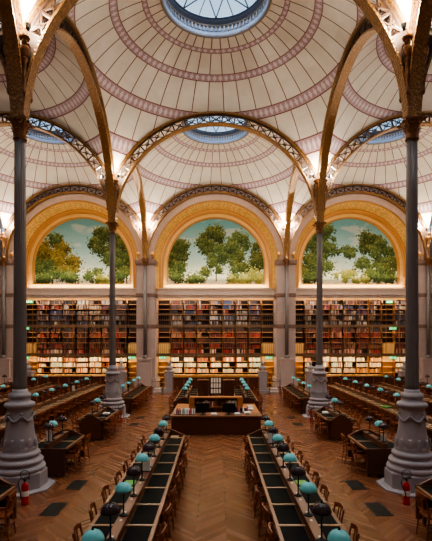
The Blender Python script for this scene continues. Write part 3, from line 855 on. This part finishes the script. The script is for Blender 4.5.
for bay, cx in enumerate(XC):
    for s_ in (-1, 1):
        TM.put((cx*.985+s_*3.25, 30.6, .0), 0, 'grey stone bust on a tapering pedestal, %s side below the %s mural' % ('left' if s_ < 0 else 'right', nm3[bay]), 'stone busts')
    root = empty('wooden_screen', (cx, 29.3 if bay == 1 else 29.9, 0), 0, 'long dark wooden panelled screen in front of the bookcases under the %s mural' % nm3[bay], 'screen', 'panelled screens')
    w = 2.85
    b = MB(); b.box(-w, w, -.04, .04, .0, 1.12); b.build('panel', M['wood'], root)
    b = MB(); b.box(-w-.03, w+.03, -.09, .09, 1.12, 1.18); b.build('cap_rail', M['wood'], root)
    for i in range(9):
        b = MB(); x = -w+2*w*i/8; b.box(x-.04, x+.04, -.07, .05, 0, 1.12); b.build('stile', M['woodm'], root)
for k_, x in enumerate((-5.9, -4.1, 4.1, 5.9)):
    pass
for i, (xa, xb, l) in enumerate(((-4.3, -3.7, 'left of the aisle'), (3.7, 4.3, 'right of the aisle'))):
    b = MB(); b.box(xa, xb, 29.9, 31.1, 0, .16); b.box(xa+.05, xb-.05, 30.2, 31.1, .16, .32)
    struct(b.build('trim_%d' % (30+i), M['stone'], bevel=.01))
    root = empty('barrier_rail', ((xa+xb)/2, 29.8, 0), 0, 'low black metal barrier in front of the lit shelves %s' % l, 'barrier', 'black barriers')
    for x in (-.35, .35):
        b = MB(); b.lathe([(.08, 0), (.08, .02), (.018, .04), (.018, .95), (.028, .97), (.01, 1.0)], x, 0, 10); b.build('post', M['black'], root)
    b = MB(); b.bar((-.35, 0, .85), (.35, 0, .85), .025); b.bar((-.35, 0, .45), (.35, 0, .45), .02); b.build('rail', M['black'], root)

# ------------------------------------------------------------------ furniture
def scroll_profile(w, z0, z1, zc):
    pts = [(-w, z0), (w, z0), (w, z1)]
    n = 14
    for i in range(1, n):
        t = i/n; x = w-2*w*t
        pts.append((x, z1+(zc-z1)*(sin(PI*t)**1.6)))
    pts.append((-w, z1))
    return pts
def make_table(x, y0, y1, label, group, step=.888, yoff=None, plates=True, name='reading_table', hw=.54, ends=(True, True), flat=False, ew=None, top='leather'):
    root = empty(name, (x, y0, 0), 0, label, 'table', group); L = y1-y0
    b = MB()
    for s_ in (-1, 1):
        xa, xb = sorted((s_*(hw-.06), s_*hw)); b.box(xa, xb, 0, L, .72, .78)
    b.box(-hw, hw, 0, .05, .72, .78); b.box(-hw, hw, L-.05, L, .72, .78); b.box(-hw+.02, hw-.02, .02, L-.02, .70, .735)
    b.build('tabletop', M['woodm'], root)
    bars = []; y = (yoff-y0) if yoff is not None else step*.5
    while y > step: y -= step
    while y < L-.1:
        if y > .1: b = MB(); b.box(-hw+.03, hw-.03, y-.026, y+.026, .73, .788); b.build('crossbar', M['woodp'], root); bars.append(y)
        y += step
    for s_ in (-1, 1):
        b = MB(); xa, xb = sorted((s_*.09, s_*(hw-.06))); b.box(xa, xb, .05, L-.05, .735, .772); b.build('leather_surface', M[top], root)
    b = MB(); b.box(-.06, .06, .03, L-.03, .735, .90); b.box(-.078, .078, .02, L-.02, .90, .925); b.build('centre_ridge', M['woodr'], root, bevel=.006)
    b = MB(); b.box(-.05, .05, .1, L-.1, .04, .66); b.build('middle_panel', M['wood'], root)
    n = max(2, int(round(L/2.4))+1)
    for i in range(n):
        yy = .15+(L-.3)*i/(n-1)
        for s_ in (-1, 1):
            b = MB(); b.smooth = False
            b.frus(s_*(hw-.12), yy, 0, .66, .03, .03, .045, .045); b.build('leg', M['wood'], root)
    for i, e in enumerate(ends):
        if not e: continue
        yy = 0 if i == 0 else L
        b = MB(); b.prism(scroll_profile((ew or hw-.02), .1, .79, .79 if (flat and i == 0) else .97), yy-.03, yy+.03); b.build('end_board', M['wood'], root, bevel=.006)
    if plates:
        for yy in bars:
            for d in (-.16, .16):
                if 0 < yy+d < L:
                    b = MB(); b.box(-.018, .018, yy+d-.025, yy+d+.025, .925, .932); b.build('number_plate', M['white'], root)
    return root
# lamp
def make_lamp(m_, cat='lamp'):
    root = empty('reading_lamp'); tag(root, None, 'lamp')
    b = MB(); b.smooth = True; b.lathe([(.075, 0), (.075, .012), (.05, .025), (.02, .04), (.014, .06)], n=16); b.build('base', M['black'], root)
    b = MB(); b.smooth = True; b.lathe([(.012, .04), (.012, .36), (.02, .37), (.02, .41), (.008, .45)], n=8); b.build('stem', M['black'], root)
    b = MB(); b.smooth = True
    prof = [(.138, .40), (.142, .41), (.137, .44), (.12, .48), (.09, .515), (.05, .535), (.015, .542)]
    b.lathe(prof, n=28, cap=False); inner = [(.132, .402), (.128, .44), (.11, .475), (.08, .505), (.015, .53)]
    b.lathe(inner, n=28, cap=False); b.lathe([(.138, .40), (.132, .402)], n=28, cap=False)
    sh = b.build('shade', m_, root)
    b = MB(); b.smooth = True; b.lathe([(.018, .538), (.02, .55), (.01, .56), (.014, .57), (.003, .585)], n=10); b.build('finial', M['black'], sh)
    return root
LT = Proto(make_lamp(M['teal'])); LD = Proto(make_lamp(M['darkg']))
def lamps(x, ys, place, teal_first=True, allteal=False, z=.925, group=None):
    """ys runs from the far end to the viewer"""
    tn = dn = 0
    for i, y in enumerate(ys):
        teal = allteal or ((i % 2 == 0) == teal_first)
        if teal:
            LT.put((x, y, z), rnd.uniform(0, 6), 'turquoise domed lamp, %s turquoise one from far end, %s' % (ORD[tn], place), 'turquoise lamps on '+(group or place)); tn += 1
        else:
            LD.put((x, y, z), rnd.uniform(0, 6), 'dark violet domed lamp, %s dark one from far end, %s' % (ORD[dn], place), 'dark lamps on '+(group or place)); dn += 1
# chair, faces +Y
def chair_bits():
    out = []
    b = MB(); poly = [(-.2, -.17), (-.12, -.21), (.12, -.21), (.2, -.17), (.22, .19), (.18, .22), (-.18, .22), (-.22, .19)]
    b.prism(poly, .43, .46, 'xy'); out.append(('seat', b))
    for sx in (-1, 1):
        b = MB(); b.tube([(sx*.19, .19, 0), (sx*.185, .185, .44)], [.014, .021], 6); out.append(('leg', b))
        b = MB(); b.tube([(sx*.18, -.24, 0), (sx*.17, -.18, .44), (sx*.175, -.20, .62), (sx*.18, -.25, .84)], [.014, .021, .019, .016], 6); out.append(('leg', b))
        b = MB(); b.tube([(sx*.178, -.20, .63), (sx*.24, -.08, .65), (sx*.25, .08, .65), (sx*.22, .12, .63), (sx*.2, .12, .46)], .015, 6); out.append(('armrest', b))
    b = MB(); n = 8; pts = []
    for i in range(n+1):
        t = -1+2*i/n; pts.append((t*.19, -.25-.045*(1-t*t), .83+.03*(1-t*t)))
    for p, q in zip(pts[:-1], pts[1:]): b.bar(p, q, .022, .075)
    out.append(('back_rail', b)); b = MB()
    pts = [(-.17+.34*i/6, -.21-.03*(1-(-1+i/3)**2), .56) for i in range(7)]
    for p, q in zip(pts[:-1], pts[1:]): b.bar(p, q, .018, .035)
    out.append(('lower_rail', b))
    for x in (-.09, 0, .09):
        b = MB(); b.bar((x, -.235, .56), (x, -.285, .82), .03, .012, (0, 1, 0)); out.append(('back_slat', b))
    b = MB(); b.bar((-.185, .18, .22), (.185, .18, .22), .016); b.bar((-.175, -.21, .25), (.175, -.21, .25), .016)
    for sx in (-1, 1): b.bar((sx*.185, .18, .18), (sx*.178, -.2, .18), .016)
    out.append(('stretcher', b))
    return out
def make_chair():
    root = empty('reading_chair'); tag(root, None, 'chair')
    for n, b in chair_bits(): b.build(n, M['chair'], root)
    return root
CH = Proto(make_chair())
bb = MB()
for n, b in chair_bits():
    o_ = len(bb.v); bb.v += b.v; bb.f += [[i+o_ for i in f] for f in b.f]; bb.mi += b.mi; bb.sm += b.sm
far_chair = bb.build('reading_chair', M['chair']); tag(far_chair, None, 'chair'); CF = Proto(far_chair)
def chairs(x, ys, side, place, near=True, skip=()):
    """side -1: chair stands left of the table and faces right. ys run from the far end"""
    for i, y in enumerate(ys):
        if i in skip: continue
        rz = (-PI/2 if side < 0 else PI/2)+rnd.uniform(-.12, .12)
        P = CH if near else CF
        P.put((x+rnd.uniform(-.03, .03), y+rnd.uniform(-.03, .03), 0), rz, '%s chair from far end, %s' % (ORD[i], place), 'chairs along '+place)

# central tables, both sides of the aisle
for s_, sd in ((-1, 'left'), (1, 'right')):
    x = s_*1.5
    pl = '%s near aisle table' % sd
    make_table(x, 3.8, 13.7, 'long dark leather-topped reading table nearest the viewer, %s of the aisle' % sd, 'near aisle tables', yoff=5.3)
    ys = [13.25-.888*i for i in range(10)]
    lamps(x, [12.45-.888*i for i in range(-1+0, 9)][1:], pl, True)
    LD.put((x, 13.3, .925), 0, 'dark violet domed lamp at the very far end, '+pl, 'dark lamps on '+pl)
    cy = [13.0-.888*i for i in range(9)]
    chairs(s_*1.89, cy, s_, 'wooden, outer side of %s near aisle table' % sd)
    chairs(s_*1.09, cy[:8], -s_, 'wooden, aisle side of %s near aisle table' % sd)
    # far central tables behind the desk
    pl = '%s table behind the desk' % sd
    make_table(x, 20.9, 26.6, 'long reading table with turquoise lamps behind the information desk, %s side' % sd, 'tables behind the desk', plates=False)
    lamps(x, [25.65, 24.05, 22.6, 21.15], pl, allteal=True)
    chairs(s_*2.04, [26.1-.9*i for i in range(6)], s_, 'outer side of the %s table behind desk' % sd, False)
    # small tables between the columns
    xs = s_*4.62
    make_table(xs, 11.95, 13.65, 'short reading table just beyond the near %s pedestal' % sd, 'short tables between columns', yoff=12.85, plates=False, flat=True)
    lamps(xs, [13.2, 12.42, 11.62+.5], 'short table by near %s pedestal' % sd, False)
    chairs(s_*4.12, [13.3, 12.45], -s_, 'inner side of short table beyond near %s pedestal' % sd)
    chairs(s_*5.16, [13.3, 12.5], s_, 'outer side of short table beyond near %s pedestal' % sd)
    make_table(xs, 16.2, 18.4, 'short reading table just before the middle %s pedestal' % sd, 'short tables between columns', plates=False, ew=.36)
    lamps(xs, [17.95, 17.1, 16.4], 'short table by middle %s pedestal' % sd, False)
    chairs(s_*4.12, [18.0, 17.2, 16.5], -s_, 'inner side of short table before middle %s pedestal' % sd)
    chairs(s_*5.16, [18.0, 17.2, 16.5], s_, 'outer side of short table before middle %s pedestal' % sd, False)
    make_table(xs, 3.8, 9.0, 'reading table at the %s edge in front of the near pedestal' % sd, 'corner tables', yoff=8.1, plates=False)
    chairs(s_*4.14, [8.35, 7.45], -s_, 'inner side of the table at the near %s edge' % sd)
    make_table(s_*4.7, 21.85, 27.4, 'long reading table beyond the middle %s pedestal' % sd, 'tables beyond middle pedestals', plates=False, flat=True, ew=.36)
    lamps(s_*4.7, [26.6, 25.1, 23.6, 22.15], 'table beyond middle %s pedestal' % sd, allteal=True)
    chairs(s_*4.2, [27.0-.9*i for i in range(6)], -s_, 'inner side of table beyond middle %s pedestal' % sd, False)
    # side bay tables
    for q, (xx, ya, dist) in enumerate(((7.7, 13.6, 'first'), (10.7, 20.6, 'second'), (13.4, 25.5, 'outermost'))):
        xx *= s_
        pl = '%s long table, %s bay' % (dist, sd)
        make_table(xx, ya, 28.4, '%s long reading table from the aisle in the %s side bay' % (dist, sd), 'side bay tables', plates=False, top='leathersheen')
        if q == 0: ly = [26.1+.95-.925*i for i in range(12)]
        elif q == 1: ly = [27.6-.925*i for i in range(7)]
        else: ly = [27.8]
        lamps(xx, ly, pl, q == 1)
        if q == 0: cyi = [27.9-.88*i for i in range(13)]; cyo = cyi[:11]
        elif q == 1: cyi = [27.9-.88*i for i in range(7)]; cyo = cyi[:6]
        else: cyi = [27.9, 27.0]; cyo = []
        chairs(xx-s_*.54, cyi, -s_, 'inner side of %s long table, %s bay' % (dist, sd), False)
        if cyo: chairs(xx+s_*.54, cyo, s_, 'outer side of %s long table, %s bay' % (dist, sd), False)
    # fire extinguishers
    def extinguisher(x, y, label):
        root = empty('fire_extinguisher', (x, y, 0), 0, label, 'fire extinguisher', 'fire extinguishers by the pedestals')
        b = MB(); b.smooth = True; b.lathe([(.085, .0), (.085, .03), (.08, .04), (.08, .42), (.07, .47), (.035, .5), (.03, .53)], n=18); b.build('cylinder', M['red'], root)
        b = MB(); b.lathe([(.083, .2), (.083, .32)], n=18, cap=False); b.build('paper_label', M['white'], root)
        b = MB(); b.lathe([(.03, .53), (.03, .57)], n=10); b.bar((-.02, 0, .58), (.13, -.02, .60), .02, .015); b.bar((-.02, 0, .61), (.12, -.02, .65), .02, .012); b.build('valve_handle', M['black'], root)
        b = MB(); b.tube([(0, -.02, .56), (-.09, -.03, .60), (-.14, -.04, .5), (-.10, -.06, .38), (-.06, -.09, .28), (-.06, -.09, .14)], .013, 7)
        b.tube([(.11*cos(t), 0, .68+.1*sin(t)) for t in [2*PI*q/14 for q in range(14)]], .01, 6, True); b.build('hose', M['hose'], root)
    extinguisher(s_*4.36, 10.02 if s_ < 0 else 10.05, 'red fire extinguisher with black hose beside the near %s pedestal' % sd)
    extinguisher(s_*4.32, 19.9, 'red fire extinguisher beside the middle %s pedestal' % sd)
    # floor grilles
    for i, (ya, yb) in enumerate(((9.37, 10.1), (11.0, 11.7), (19.05, 19.6), (20.7, 21.2))):
        root = empty('floor_grille', (s_*3.6, (ya+yb)/2, 0), 0, 'dark floor grille %s of the aisle, %s from the viewer' % (sd, ORD[i]), 'floor grille', 'floor grilles')
        h = (yb-ya)/2
        b = MB()
        for (x0, x1, y0, y1) in ((-.19, -.17, -h, h), (.17, .19, -h, h), (-.17, .17, -h, -h+.02), (-.17, .17, h-.02, h)): b.box(x0, x1, y0, y1, .001, .012)
        b.build('frame', M['black'], root)
        b = MB(); b.box(-.17, .17, -h+.02, h-.02, .001, .004)
        n = 14
        for q in range(n): b.box(-.17, .17, -h+.03+2*(h-.03)*q/n, -h+.03+2*(h-.03)*q/n+.02, .004, .01)
        b.build('bars', M['grille'], root)

# --------- information desk
root = empty('information_desk', (0, 17.2, 0), 0, 'large dark wooden information desk in the middle of the aisle', 'desk')
b = MB(); b.box(-1.72, 1.72, 0, .06, 0, .70)
for i in range(7): x = -1.72+3.44*i/6; b.box(x-.03, x+.03, -.02, 0, .05, .68)
b.build('front_panel', M['wood'], root)
b = MB(); b.box(-1.80, 1.80, -.06, .75, .70, .76); b.build('desk_top', M['woodm'], root, bevel=.01)
for s_ in (-1, 1):
    b = MB(); xa, xb = sorted((s_*1.78, s_*1.15)); b.box(xa, xb, .75, 3.1, .70, .76); b.build('side_top', M['woodl'], root)  # lighter wood than the desk top, painting in brighter light here
    b = MB(); xa, xb = sorted((s_*1.72, s_*1.67)); b.box(xa, xb, .06, 3.05, 0, .70); b.build('side_panel', M['wood'], root)
root = empty('low_bookshelf', (0, 19.1, 0), 0, 'light wood open shelf unit standing behind the information desk', 'shelf')
b = MB(); b.box(-1.15, 1.15, -.2, .2, 1.2, 1.25); b.build('top', M['woodl'], root, bevel=.008)
for x in (-1.05, 1.05): b = MB(); b.box(x-.12, x+.12, -.19, .19, 0, 1.2); b.build('side_panel', M['woodl'], root)
b = MB(); b.box(-.93, .93, .15, .18, .1, 1.2); b.build('back_panel', M['woodm'], root)
for z in (.45, .82): b = MB(); b.box(-.93, .93, -.18, .15, z-.03, z); b.build('shelf', M['woodl'], root)
b = MB(); b.box(-.02, .02, -.18, .15, .1, 1.2); b.build('divider', M['woodl'], root)
rb = random.Random(9)
x = -.85
while x < .85:
    w = rb.uniform(.05, .085)
    if abs(x) > .1 and rb.random() < .85 and NB[0] < 298:
        h = rb.uniform(.2, .3)
        ind_book(x+w/2, 19.0, .82, w-.004, .14, h, lin(rb.choice(pal_lit+pal_pk)), 'mixed books upright on the shelf unit behind the information desk', 'books in the desk shelf unit')
    x += w+.004
# monitors, papers, chairs
for x, l in ((-.52, 'left'), (.5, 'right')):
    root = empty('monitor', (x, 17.42, .76), 0, 'black computer monitor seen from behind, %s of the pair on the information desk' % l, 'monitor', 'desk monitors')
    b = MB(); b.box(-.26, .26, -.02, .02, .1, .46); b.box(-.16, .16, -.045, -.02, .16, .36); b.build('display', M['screen'], root, bevel=.01)
    b = MB(); b.box(-.03, .03, -.04, -.015, .01, .2); b.build('stand', M['black'], root)
    b = MB(); b.box(-.12, .12, -.09, .09, 0, .012); b.build('foot', M['black'], root)
def papers(x, y, z, n, label, m_='white', rz=0, w=.21, d=.29):
    root = empty('paper_stack', (x, y, z), rz, label, 'papers')
    b = MB(); rr = random.Random(int(abs(x*100)+y))
    for i in range(n):
        ox, oy = rr.uniform(-.015, .015), rr.uniform(-.015, .015); b.box(ox-w/2, ox+w/2, oy-d/2, oy+d/2, i*.008, i*.008+.007)
    b.build('sheets', M[m_], root)
    return root
papers(-.08, 17.4, .76, 7, 'stack of white papers between the two desk monitors')
papers(.85, 17.35, .76, 9, 'white papers on the desk beside the right monitor')
papers(1.25, 17.5, .76, 12, 'stack of white papers near the right corner of the desk')
papers(-1.2, 18.3, .76, 12, 'white papers on the left side wing of the desk')
papers(1.45, 18.4, .76, 12, 'white papers on the right side wing of the desk')
papers(1.5, 19.3, .76, 8, 'pale papers at the back of the right desk wing')
# leaflet racks left & pink folders
def standing(x, y, label, cols, n=5):
    root = empty('leaflet_rack', (x, y, .76), 0, label, 'leaflets')
    b = MB(); b.box(-.2, .2, -.06, .08, 0, .02); b.box(-.2, .2, .06, .08, 0, .16); b.build('holder', M['black'], root)
    for i in range(n):
        b = MB(); xx = -.17+.34*i/max(1, n-1)
        b.add([(xx-.03, -.04, .02), (xx+.03, -.04, .02), (xx+.03, .03, .24), (xx-.03, .03, .24), (xx-.03, -.03, .02), (xx+.03, -.03, .02), (xx+.03, .04, .24), (xx-.03, .04, .24)],
            [(0,1,2,3), (4,7,6,5), (0,4,5,1), (1,5,6,2), (2,6,7,3), (3,7,4,0)])
        b.build('leaflet', M[cols[i % len(cols)]], root)
standing(-1.45, 17.45, 'rack of white and red leaflets at the left corner of the desk', ('white', 'pink', 'woodp', 'white', 'teal'))
standing(-1.02, 17.42, 'rack of white and pink leaflets left of the monitors', ('white', 'white', 'pink'))
standing(1.12, 17.95, 'small rack of pink and white leaflets right of the monitors', ('pink', 'white', 'pink'), 3)
oc = empty('office_chair'); tag(oc, None, 'chair')
b = MB(); b.ball((0, 0, .5), .26, 16, 8, (1, 1, .22)); b.build('seat', M['fabric'], oc)
b = MB(); b.smooth = True; b.ball((0, .24, .86), .26, 16, 10, (.9, .22, 1.15)); b.build('backrest', M['fabric'], oc)
b = MB(); b.lathe([(.03, .1), (.03, .46)], n=10); b.build('gas_lift', M['black'], oc)
for i in range(5):
    a = 2*PI*i/5; b = MB(); b.tube([(0, 0, .12), (.28*cos(a), .28*sin(a), .07)], [.025, .015], 6); b.ball((.28*cos(a), .28*sin(a), .035), .035, 8, 6); b.build('foot', M['black'], oc)
b = MB(); b.bar((0, .1, .46), (0, .25, .7), .04); b.build('back_support', M['black'], oc)
OC = Proto(oc)
OC.put((-.62, 18.1, 0), PI, 'black office chair behind the left monitor of the information desk', 'office chairs')
OC.put((.62, 18.1, 0), PI, 'black office chair behind the right monitor of the information desk', 'office chairs')
OC.put((-1.5, 20.55, 0), -1.2, 'black high-backed office chair at the left rear wing of the desk', 'office chairs')
OC.put((1.5, 20.55, 0), 1.2, 'black high-backed office chair at the right rear wing of the desk', 'office chairs')
# cabinets and newspaper rack deeper in the aisle
for s_, sd in ((-1, 'left'), (1, 'right')):
    root = empty('wooden_cabinet', (s_*.68, 23.2, 0), 0, 'dark wooden cabinet on the %s of the white newspaper rack' % sd, 'cabinet', 'aisle cabinets')
    b = MB(); b.box(-.27, .27, -.2, .2, .06, 1.55); b.build('body', M['wood'], root, bevel=.01)
    b = MB(); b.box(-.31, .31, -.24, .24, 1.55, 1.61); b.build('cornice', M['woodm'], root, bevel=.01)
    for q in (-1, 1):
        b = MB(); b.box(q*.13-.12, q*.13+.12, -.225, -.2, .12, 1.5); d = b.build('door', M['wood'], root, bevel=.008)
        b = MB(); b.ball((q*.03, -.24, .9), .015, 6, 4); b.build('knob', M['brass'], d)
    root = empty('aisle_bench', (s_*1.02, 27.9, 0), 0, 'dark wooden reading bench on the %s in front of the rear screen' % sd, 'bench', 'rear benches')
    b = MB(); b.box(-.5, .5, -.2, .2, .42, .46); b.build('seat', M['wood'], root)
    b = MB(); b.box(-.5, .5, .17, .21, .46, 1.1); b.build('backrest', M['wood'], root)
    for px in (-.45, .45): b = MB(); b.box(px-.03, px+.03, -.18, .2, 0, .42); b.build('leg', M['wood'], root)
root = empty('newspaper_rack', (0, 27.9, 0), 0, 'dark rack holding white newspapers at the end of the aisle', 'rack')
b = MB()
for x in (-.36, .36): b.bar((x, 0, 0), (x, 0, 1.3), .04)
for z in (.25, .6, .95, 1.28): b.bar((-.36, 0, z), (.36, 0, z), .03)
b.build('frame', M['black'], root)
for z in (.3, .65, .98):
    for i in range(4):
        b = MB(); x = -.26+.17*i; b.box(x-.06, x+.06, -.05, -.02, z, z+.27); b.build('newspaper', M['white'], root)

# --------- small things on the reading tables
def card(x, y, label, z=.932, rz=0, col='white', h=.3):
    root = empty('card_stand', (x, y, z), rz, label, 'card stand')
    b = MB(); b.prism([(-.05, 0), (.05, 0), (.05, .012), (-.05, .012)], -.09, .09, 'yz'); b.build('foot', M['black'], root)
    b = MB(); b.frus(0, 0, .012, h, .08, .006, .08, .006); b.build('card', M[col], root)
card(-1.5, 9.45, 'white notice card standing on the ridge of the left near aisle table')
card(1.5, 11.95, 'white notice card standing on the ridge of the right near aisle table')
card(-4.62, 12.15, 'white notice card on the short table beyond the near left pedestal')
card(4.66, 12.2, 'white notice card on the short table beyond the near right pedestal', h=.2)
card(-7.7, 17.9, 'white notice card on the first long table in the left bay')
card(-7.7, 23.7, 'white notice card at the far part of the first long left bay table')
papers(-1.25, 13.3, .775, 5, 'tan folder of papers on the far end of the left near aisle table', 'woodp')
papers(1.78, 9.1, .775, 4, 'green folder on the right near aisle table', 'gcloth')
papers(-1.78, 9.1, .775, 4, 'green folder under a dark lamp on the left near aisle table', 'gcloth')
papers(7.45, 19.2, .775, 6, 'bright green folder on the first long table in the right bay', 'gcloth', .3, .3, .4)
papers(-4.35, 17.4, .775, 8, 'loose white papers on the short table before the middle left pedestal')
papers(4.4, 17.6, .775, 8, 'loose white papers on the short table before the middle right pedestal')
papers(-7.95, 18.7, .775, 5, 'white papers on the outer side of the first long left table')
papers(1.2, 5.2, .775, 3, 'white sheets on the nearest visible part of the right aisle table')

# ------------------------------------------------------------------ lights
def area(loc, rot, sx, sy, e, c, spread=None):
    l = bpy.data.lights.new('strip_or_sky_fill', 'AREA'); l.shape = 'RECTANGLE'; l.size = sx; l.size_y = sy; l.energy = e; l.color = c
    if spread: l.spread = spread
    o = bpy.data.objects.new('strip_or_sky_fill', l); COL.objects.link(o); o.location = loc; o.rotation_euler = rot; return o
def point(loc, e, c, r=.06):
    l = bpy.data.lights.new('bulb', 'POINT'); l.energy = e; l.color = c; l.shadow_soft_size = r
    o = bpy.data.objects.new('bulb', l); COL.objects.link(o); o.location = loc; return o
WARM = (1, .84, .64); AMB = (1, .82, .58); NEUT = (1, .88, .72)
UP = 170
for row in range(3):
    for cx in (-10, 0, 10):
        for sx in (-1, 1):
            for sy in (-1, 1):
                X = cx+sx*5; Y = YS[row]+5+sy*5
                e = UP*(2.4 if row == 2 else 1)
                if row == 0 and (sy < 0 or cx != 0): continue
                if Y == YS[1] and cx == 0: e = UP*1.5
                if cx == -10 and row == 1: e = UP*.2
                point((X-sx*.42, Y-sy*.42, 11.75), e, WARM if not (cx == 10 and row == 1) else NEUT)
for bay, cx in enumerate(XC):
    area((cx, 32.42, 7.54), (R(180-14), 0, 0), 7.6, .12, 110, AMB)                  # cornice light onto the mural and soffit
    area((cx, 32.33, 2.44), (R(28), 0, 0), 8.5, .10, 100, (1, .74, .40))                # under the lower gallery
    area((cx, 32.2, 4.55), (R(28), 0, 0), 8.4, .06, 80, (1, .80, .58))
    area((cx, 32.3, 6.62), (R(35), 0, 0), 8.4, .06, 80, (1, .82, .62))

for row in range(3):
    for cx in (-10, 0, 10):
        area((cx, YS[row]+5, ZC+zo+4.2), (0, 0, 0), 6, 6, (1700 if cx == 0 else 1400)*(.4 if cx < 0 and row == 1 else 1), (.95, .96, 1))  # added sky panels above the oculi, out of view, for more ambient light
# sky seen through the oculi
w = bpy.data.worlds.new('sky'); scn.world = w; w.use_nodes = True
k = NT(w); bg = k.n['Background']
sky = k.n.new('ShaderNodeTexSky'); sky.sky_type = 'NISHITA'; sky.sun_disc = False; sky.sun_elevation = R(35); sky.air_density = 1.0
k.put(bg.inputs[0], k.mix(k.noise(k.n.new('ShaderNodeTexCoord').outputs['Generated'], 2.5, 4), (8.0, 15.0, 24.0, 1), (17.0, 21.0, 24.0, 1)))
mixn = bg.inputs[0].links[0].from_node; hs = k.n.new('ShaderNodeMix'); hs.data_type = 'RGBA'; hs.inputs[0].default_value = .7
k.l.new(sky.outputs[0], hs.inputs[6]); k.l.new(mixn.outputs[2], hs.inputs[7]); k.l.new(hs.outputs[2], bg.inputs[0]); bg.inputs[1].default_value = .045

# ------------------------------------------------------------------ camera
cam = bpy.data.cameras.new('camera'); co = bpy.data.objects.new('camera', cam); COL.objects.link(co)
co.location = (0, 0, 3.8); co.rotation_euler = (PI/2, 0, 0)
cam.sensor_fit = 'HORIZONTAL'; cam.sensor_width = 36; cam.lens = 36*439/432; cam.shift_y = (338-270.5)/432
cam.clip_end = 200
scn.camera = co
scn.view_settings.view_transform = 'AgX'
scn.view_settings.look = 'AgX - Medium High Contrast'
scn.view_settings.exposure = 0.3
scn.cycles.max_bounces = 8; scn.cycles.diffuse_bounces = 5
